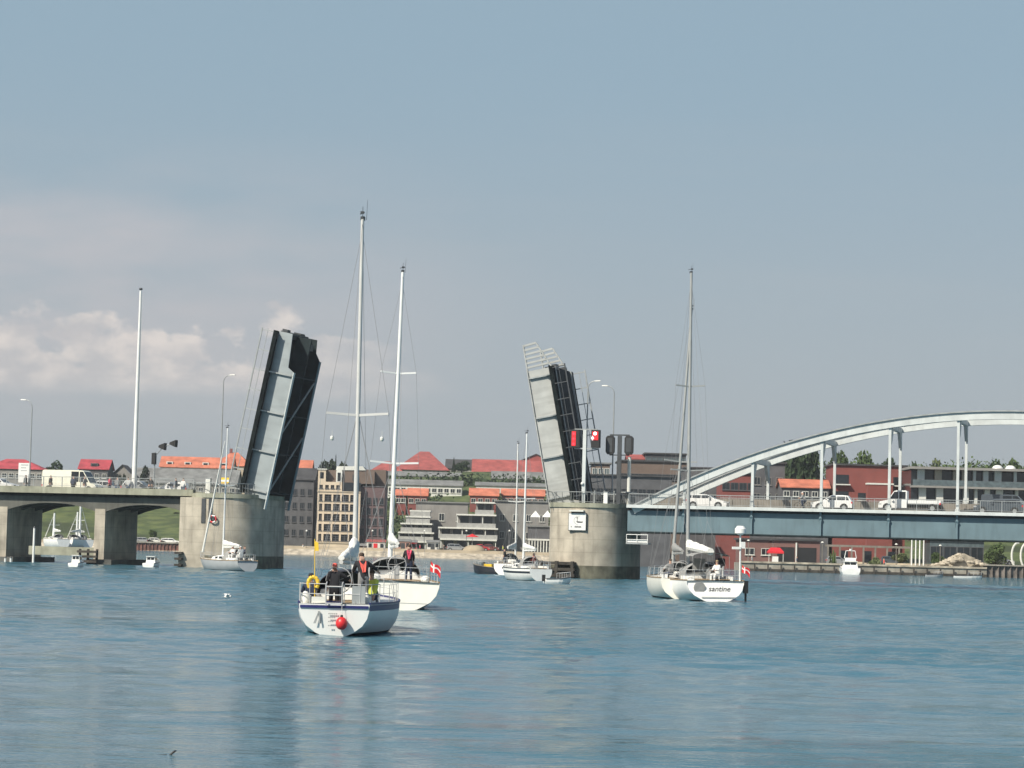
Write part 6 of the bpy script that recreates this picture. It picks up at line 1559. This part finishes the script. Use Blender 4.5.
MB().add([(-1.3, 0, 1.7), (1.3, 0, 1.7), (1.3, 3, 1.7), (-1.3, 3, 1.7), (-.8, 1.5, 2.4), (.8, 1.5, 2.4), (-1.3, 0, 1.4), (1.3, 0, 1.4), (1.3, 3, 1.4), (-1.3, 3, 1.4)], [(0, 1, 5, 4), (1, 2, 5), (2, 3, 4, 5), (3, 0, 4), (0, 6, 7, 1), (1, 7, 8, 2), (2, 8, 9, 3), (3, 9, 6, 0)]).build('canopy', 'red', q)
for x in (-1.2, 1.2): MB().tube((x, .1, 0), (x, .1, 1.4), .05).build('leg', 'wall_white', q)
MB().box(-.6, .4, .3, 1.2, 0, .9).build('counter', 'white', q)
# ------------------------------------------------------------------ vegetation
def crown(seed, rx, rz, n=900, leaf_=.55, conical=False, lobes=7):
    r = random.Random(seed); mb = MB(); L_ = []
    for k in range(lobes):
        a = r.uniform(0, 2 * PI); h = r.uniform(-.5, .7); d = r.uniform(.2, .6)
        L_.append((d * math.cos(a), d * math.sin(a), h, r.uniform(.35, .6)))
    for i in range(n):
        if conical:
            h = r.random() ** 1.3; rad = (1 - h) * (.75 + .35 * r.random()); a = r.uniform(0, 2 * PI)
            p = Vector((rad * math.cos(a) * rx, rad * math.sin(a) * rx, (h * 2 - 1) * rz))
        else:
            lx, ly, lz, lr = r.choice(L_); v = Vector((r.gauss(0, 1), r.gauss(0, 1), r.gauss(0, 1))).normalized() * lr * r.uniform(.65, 1.08)
            p = Vector(((lx + v.x) * rx, (ly + v.y) * rx, (lz + v.z) * rz))
        s_ = leaf_ * r.uniform(.5, 1.3); n1 = Vector((r.uniform(-1, 1), r.uniform(-1, 1), r.uniform(-.3, 1))).normalized(); t1 = n1.cross(Vector((r.uniform(-1, 1), r.uniform(-1, 1), .3))).normalized(); t2 = n1.cross(t1)
        mb.add([p - t1 * s_ - t2 * s_ * .3, p + t1 * .1 * s_ - t2 * s_ * .9, p + t1 * s_ + t2 * .2 * s_, p + t2 * s_ * .9], [(0, 1, 2, 3)])
    return mb
TC = {}
def tree(label, px, py_top, Y, wpx, kindt='leaf', shape='round', cat='tree', group=None, zb=None, pyb=None):
    key = (kindt, shape, wpx % 3)
    P = at(px, py_top, Y); zg = (landz(P.x, Y) - .3) if zb is None else zb
    if pyb: zg = at(px, pyb, Y).z
    H = P.z - zg; rx = wpx / FPX * Y / 2
    t = thing('tree' if cat == 'tree' else 'bush', label, cat, (P.x, Y, zg), rnd.uniform(0, 6), group)
    if key not in TC:
        TC[key] = crown(len(TC) + 3, 1, 1, 2600, .085 if cat == 'tree' else .11, shape == 'cone').build('crown', kindt, t, norm=False); c = TC[key]
    else: c = share(TC[key], 'crown', t)
    ch = H * (.55 if shape == 'cone' else .42) if cat == 'tree' else H * .5
    if shape != 'cone' and ch < rx * .55: ch = min(H * .5, rx * .7)
    c.location = (0, 0, H - ch); c.scale = (rx / 1.0, rx / 1.0, ch / 1.05)
    tk = MB(); tk.tube((0, 0, 0), (.1, 0, H - ch), .05 * rx + .18, .12, 8)
    if cat == 'tree':
        for k in range(4):
            a = k * 1.7; tk.tube((.05, 0, max(.5, H - ch * 1.7)), (rx * .5 * math.cos(a), rx * .5 * math.sin(a), H - ch * .8), .12, .05, 6)
    tk.build('trunk' if cat == 'tree' else 'stems', 'bark', t)
    return t
for a in (('round dark tree between the red roofs at the left', 53, 461, 660, 22, 'leafdk'),
          ('small grey green tree left of the flagpole', 122, 471, 640, 10, 'leafgrey'),
          ('small tree right of the flagpole foot', 146, 466, 650, 12, 'leafgrey'),
          ('dark broad tree right of the small orange roof', 328, 455, 680, 22, 'leafgrey'),
          ('dark tree beside the tallest conifer behind the yellow building', 344, 458, 690, 16, 'leafgrey'),
          ('bushy tree between the two hilltop barracks', 462, 461, 780, 16, 'leafdk'),
          ('dark tree at the left of the big group behind the arch', 768, 455, 540, 30, 'leafdk'),
          ('dark tree in the middle of the big group behind the arch', 790, 446, 545, 40, 'leafdk'),
          ('tall dark tree at the right of the big group behind the arch', 812, 441, 540, 44, 'leafdk'),
          ('mid green tree right of the dark group, above the hatchback', 842, 455, 560, 34, 'leaf'),
          ('mid green tree above the left part of the red flats', 866, 455, 570, 34, 'leaf'),
          ('grey green tree above the right part of the red flats', 890, 459, 560, 26, 'leafdk'),
          ('dark tree between the red flats and the glass building', 910, 463, 540, 22, 'leafdk'),
          ('pale green tree rising above the left half of the glass building', 940, 457, 560, 26, 'leafpale'),
          ('low tree left of the tall pale hanger above the glass roof', 960, 463, 565, 18, 'leafdk'),
          ('wide low tree above the middle of the glass roof', 992, 461, 560, 28, 'leafdk'),
          ('tree above the glass roof at the right edge', 1018, 459, 560, 30, 'leaf'),
          ('grey tree poking above the top of the arch near the second hanger', 790, 437, 620, 52, 'leafgrey')):
    tree(*a)
tree('tallest conifer behind the yellow building, beside the nearest mast', 358, 450, 680, 14, 'leafgrey', 'cone')
tree('slim conifer between the two hilltop barracks', 454, 457, 790, 5, 'leafgrey', 'cone')
tree('short conifer left of the yellow building roof', 336, 455, 670, 8, 'leafgrey', 'cone')
for a in (('round green bush under the girder at the right', 995, 543, 442, 24, 'leaf'), ('pale bush on the quay left of the four white poles', 900, 553, 440, 18, 'leafpale'),
          ('bush on the quay right of the four white poles', 938, 553, 440, 16, 'leaf'), ('small bush beside the motorboat on the quay', 830, 554, 440, 14, 'leaf'), ('low bush on the quay right of the motorboat', 875, 557, 440, 18, 'leafpale'),
          ('pale shrub with white blossom on the bank beside the left pier', 177, 512, 640, 9, 'leafpale')):
    tree(a[0], a[1], a[2], a[3], a[4], a[5], cat='bush')
tree('green shrub on the quay at the left of the row of cars', 153, 530, 605, 8, 'leaf', cat='bush')
# scrub on the slopes: one mass
sc2 = MB(); rr = random.Random(11)
for i in range(520):
    px = rr.uniform(384, 556); Y = rr.choice((rr.uniform(640, 685), rr.uniform(700, 712), rr.uniform(734, 745))); x = at(px, 500, Y).x; z = landz(x, Y)
    s0_ = rr.uniform(.8, 2.0)
    if (440 < px < 478 and 655 < Y < 735): continue
    for k in range(9):
        p = Vector((x + rr.gauss(0, s0_), Y + rr.gauss(0, s0_), z + rr.random() * s0_ * 1.5)); s_ = rr.uniform(.25, .6)
        a = Vector((rr.uniform(-1, 1), rr.uniform(-1, 1), rr.uniform(-1, 1))).normalized() * s_; b = a.cross(Vector((rr.uniform(-1, 1), .3, rr.uniform(-1, 1)))).normalized() * s_
        sc2.add([p - a, p - b * .8, p + a, p + b], [(0, 1, 2, 3)])
o = tag(sc2.build('hillside_scrub', 'leafdk', norm=False), 'mixed dark scrub and hedges between the houses on the slope', 'scrub'); kind(o, 'stuff')
sc3 = MB()
for i in range(1800):
    px = rr.uniform(735, 1060); Y = rr.uniform(590, 640); x = at(px, 470, Y).x; top = at(px, 466 + 3 * math.sin(px * .05), Y).z; z = top - abs(rr.gauss(0, 1)) * 4
    for k in range(7):
        p = Vector((x + rr.gauss(0, 1.2), Y + rr.gauss(0, 1.5), z + rr.gauss(0, .6))); s_ = rr.uniform(.2, .42)
        a = Vector((rr.uniform(-1, 1), rr.uniform(-1, 1), rr.uniform(-1, 1))).normalized() * s_; b = a.cross(Vector((rr.uniform(-1, 1), .3, rr.uniform(-1, 1)))).normalized() * s_
        sc3.add([p - a, p - b * .8, p + a, p + b], [(0, 1, 2, 3)])
o = tag(sc3.build('distant_wood', 'leaf', norm=False), 'far green wood along the skyline behind the arch bridge', 'wood'); kind(o, 'stuff')
for o in list(bpy.data.objects):
    for k in ('_w', '_h'):
        if k in o: del o[k]

# life on the far shore
for (px, py, Y, tp, lg, lb) in ((303, 552, 578, 'cloth_white', 'cloth_blue', 'person in white walking on the promenade before the dark warehouse'),
        (393, 552.5, 578, 'cloth_navy', 'cloth_grey', 'person in navy on the promenade left of the pinkish hut'),
        (420, 552.5, 578, 'cloth_pink', 'cloth_navy', 'person in a pink red top between the red hut and the white hut'),
        (444, 553, 578, 'cloth_black', 'cloth_blue', 'person in black on the promenade right of the white hut'),
        (503, 553.5, 577, 'hiviz', 'cloth_navy', 'person in yellow green on the promenade before the plain grey block'),
        (752, 566, 438, 'cloth_white', 'cloth_blue', 'person in white on the quay left of the red market tent'),
        (797, 567, 438, 'cloth_navy', 'cloth_grey', 'person in navy on the quay right of the red market tent'),
        (884, 569, 437, 'coral', 'cloth_navy', 'person in coral red on the quay left of the four white poles')):
    P = at(px, py, Y); person(lb, P, 1.4, 'walk', tp, lg, detail=False, group='people on the far shore')
LP = [(px, lb) for px, lb in ((306, 'slim lamp before the dark warehouse'), (372, 'slim lamp before the kiosk roof'), (424, 'slim lamp between the red hut and white hut'), (466, 'slim lamp before the white framed flats'), (509, 'slim lamp before the plain grey block'))]
for px, lb in LP:
    P = at(px, 552, 577); q_ = thing('promenade_lamp', lb, 'street lamp', P, 0, 'slim lamps along the promenade')
    MB().tube((0, 0, -.3), (0, 0, 4.6), .06, .045, 8).build('post', 'steel_dark', q_); MB().tube((0, 0, 4.6), (0, 0, 4.9), .24, .12, 10).build('lamp_head', 'wall_white', q_)
for px, lb in ((748, 'pale lamp post by the quay left of the red tent'), (822, 'pale lamp post at the left end of the pergola'), (896, 'pale lamp post at the right end of the pergola'), (940, 'pale lamp post right of the four white poles')):
    P = at(px, 566, 437); q_ = thing('quay_lamp', lb, 'street lamp', (P.x, 437, 1.6), 0, 'lamp posts on the right quay')
    MB().tube((0, 0, -.3), (0, 0, 3.4), .07, .05, 8).build('post', 'wall_tan', q_); MB().tube((0, 0, 3.4), (0, 0, 3.6), .26, .14, 10).build('lamp_head', 'wall_white', q_)
for px, m_, lb in ((838, 'carsilver', 'silver car under the pergola beside the motorboat'), (892, 'cardark', 'dark car at the right end of the pergola'), (1001, 'carwhite', 'white car beside the round bush under the girder')):
    P = at(px, 565, 443); landcar(px, 565, 443, lb, m_, 4.2); bpy.data.objects[-1] if 0 else None
for i, (px, py, Y, c) in enumerate(((806, 567.5, 436, 'wall_tan'), (865, 569, 436, 'wall_dull'), (947, 571, 434, 'rust'))):
    P = at(px, py, Y); q_ = thing('pallet_stack', ('pale stack of pallets on the quay right of the red tent', 'brownish stack of pallets on the quay right of the motorboat', 'rusty stack of pallets beside the rubble heap')[i], 'pallets', P)
    for k in range(4): MB().box(-.7, .7, 0, .9, k * .2, k * .2 + .14).build('pallet', c, q_)
# ------------------------------------------------------------------ thin sea haze over the whole place
hz = MB().box(-1900, 1900, -100, 1900, -11, 62).build('haze', 'white')
hz.data.materials.clear(); hm = bpy.data.materials.new('sea_haze'); hm.use_nodes = True; ht = hm.node_tree; ht.nodes.clear()
ho = ht.nodes.new('ShaderNodeOutputMaterial'); hv = ht.nodes.new('ShaderNodeVolumePrincipled'); ht.links.new(hv.outputs[0], ho.inputs['Volume'])
hv.inputs['Color'].default_value = (.82, .86, .9, 1); hv.inputs['Density'].default_value = .00015; hv.inputs['Anisotropy'].default_value = .2
hz.data.materials.append(hm); tag(hz, 'thin pale sea haze lying over the sound', 'haze'); kind(hz, 'stuff')
sc.cycles.volume_bounces = 0
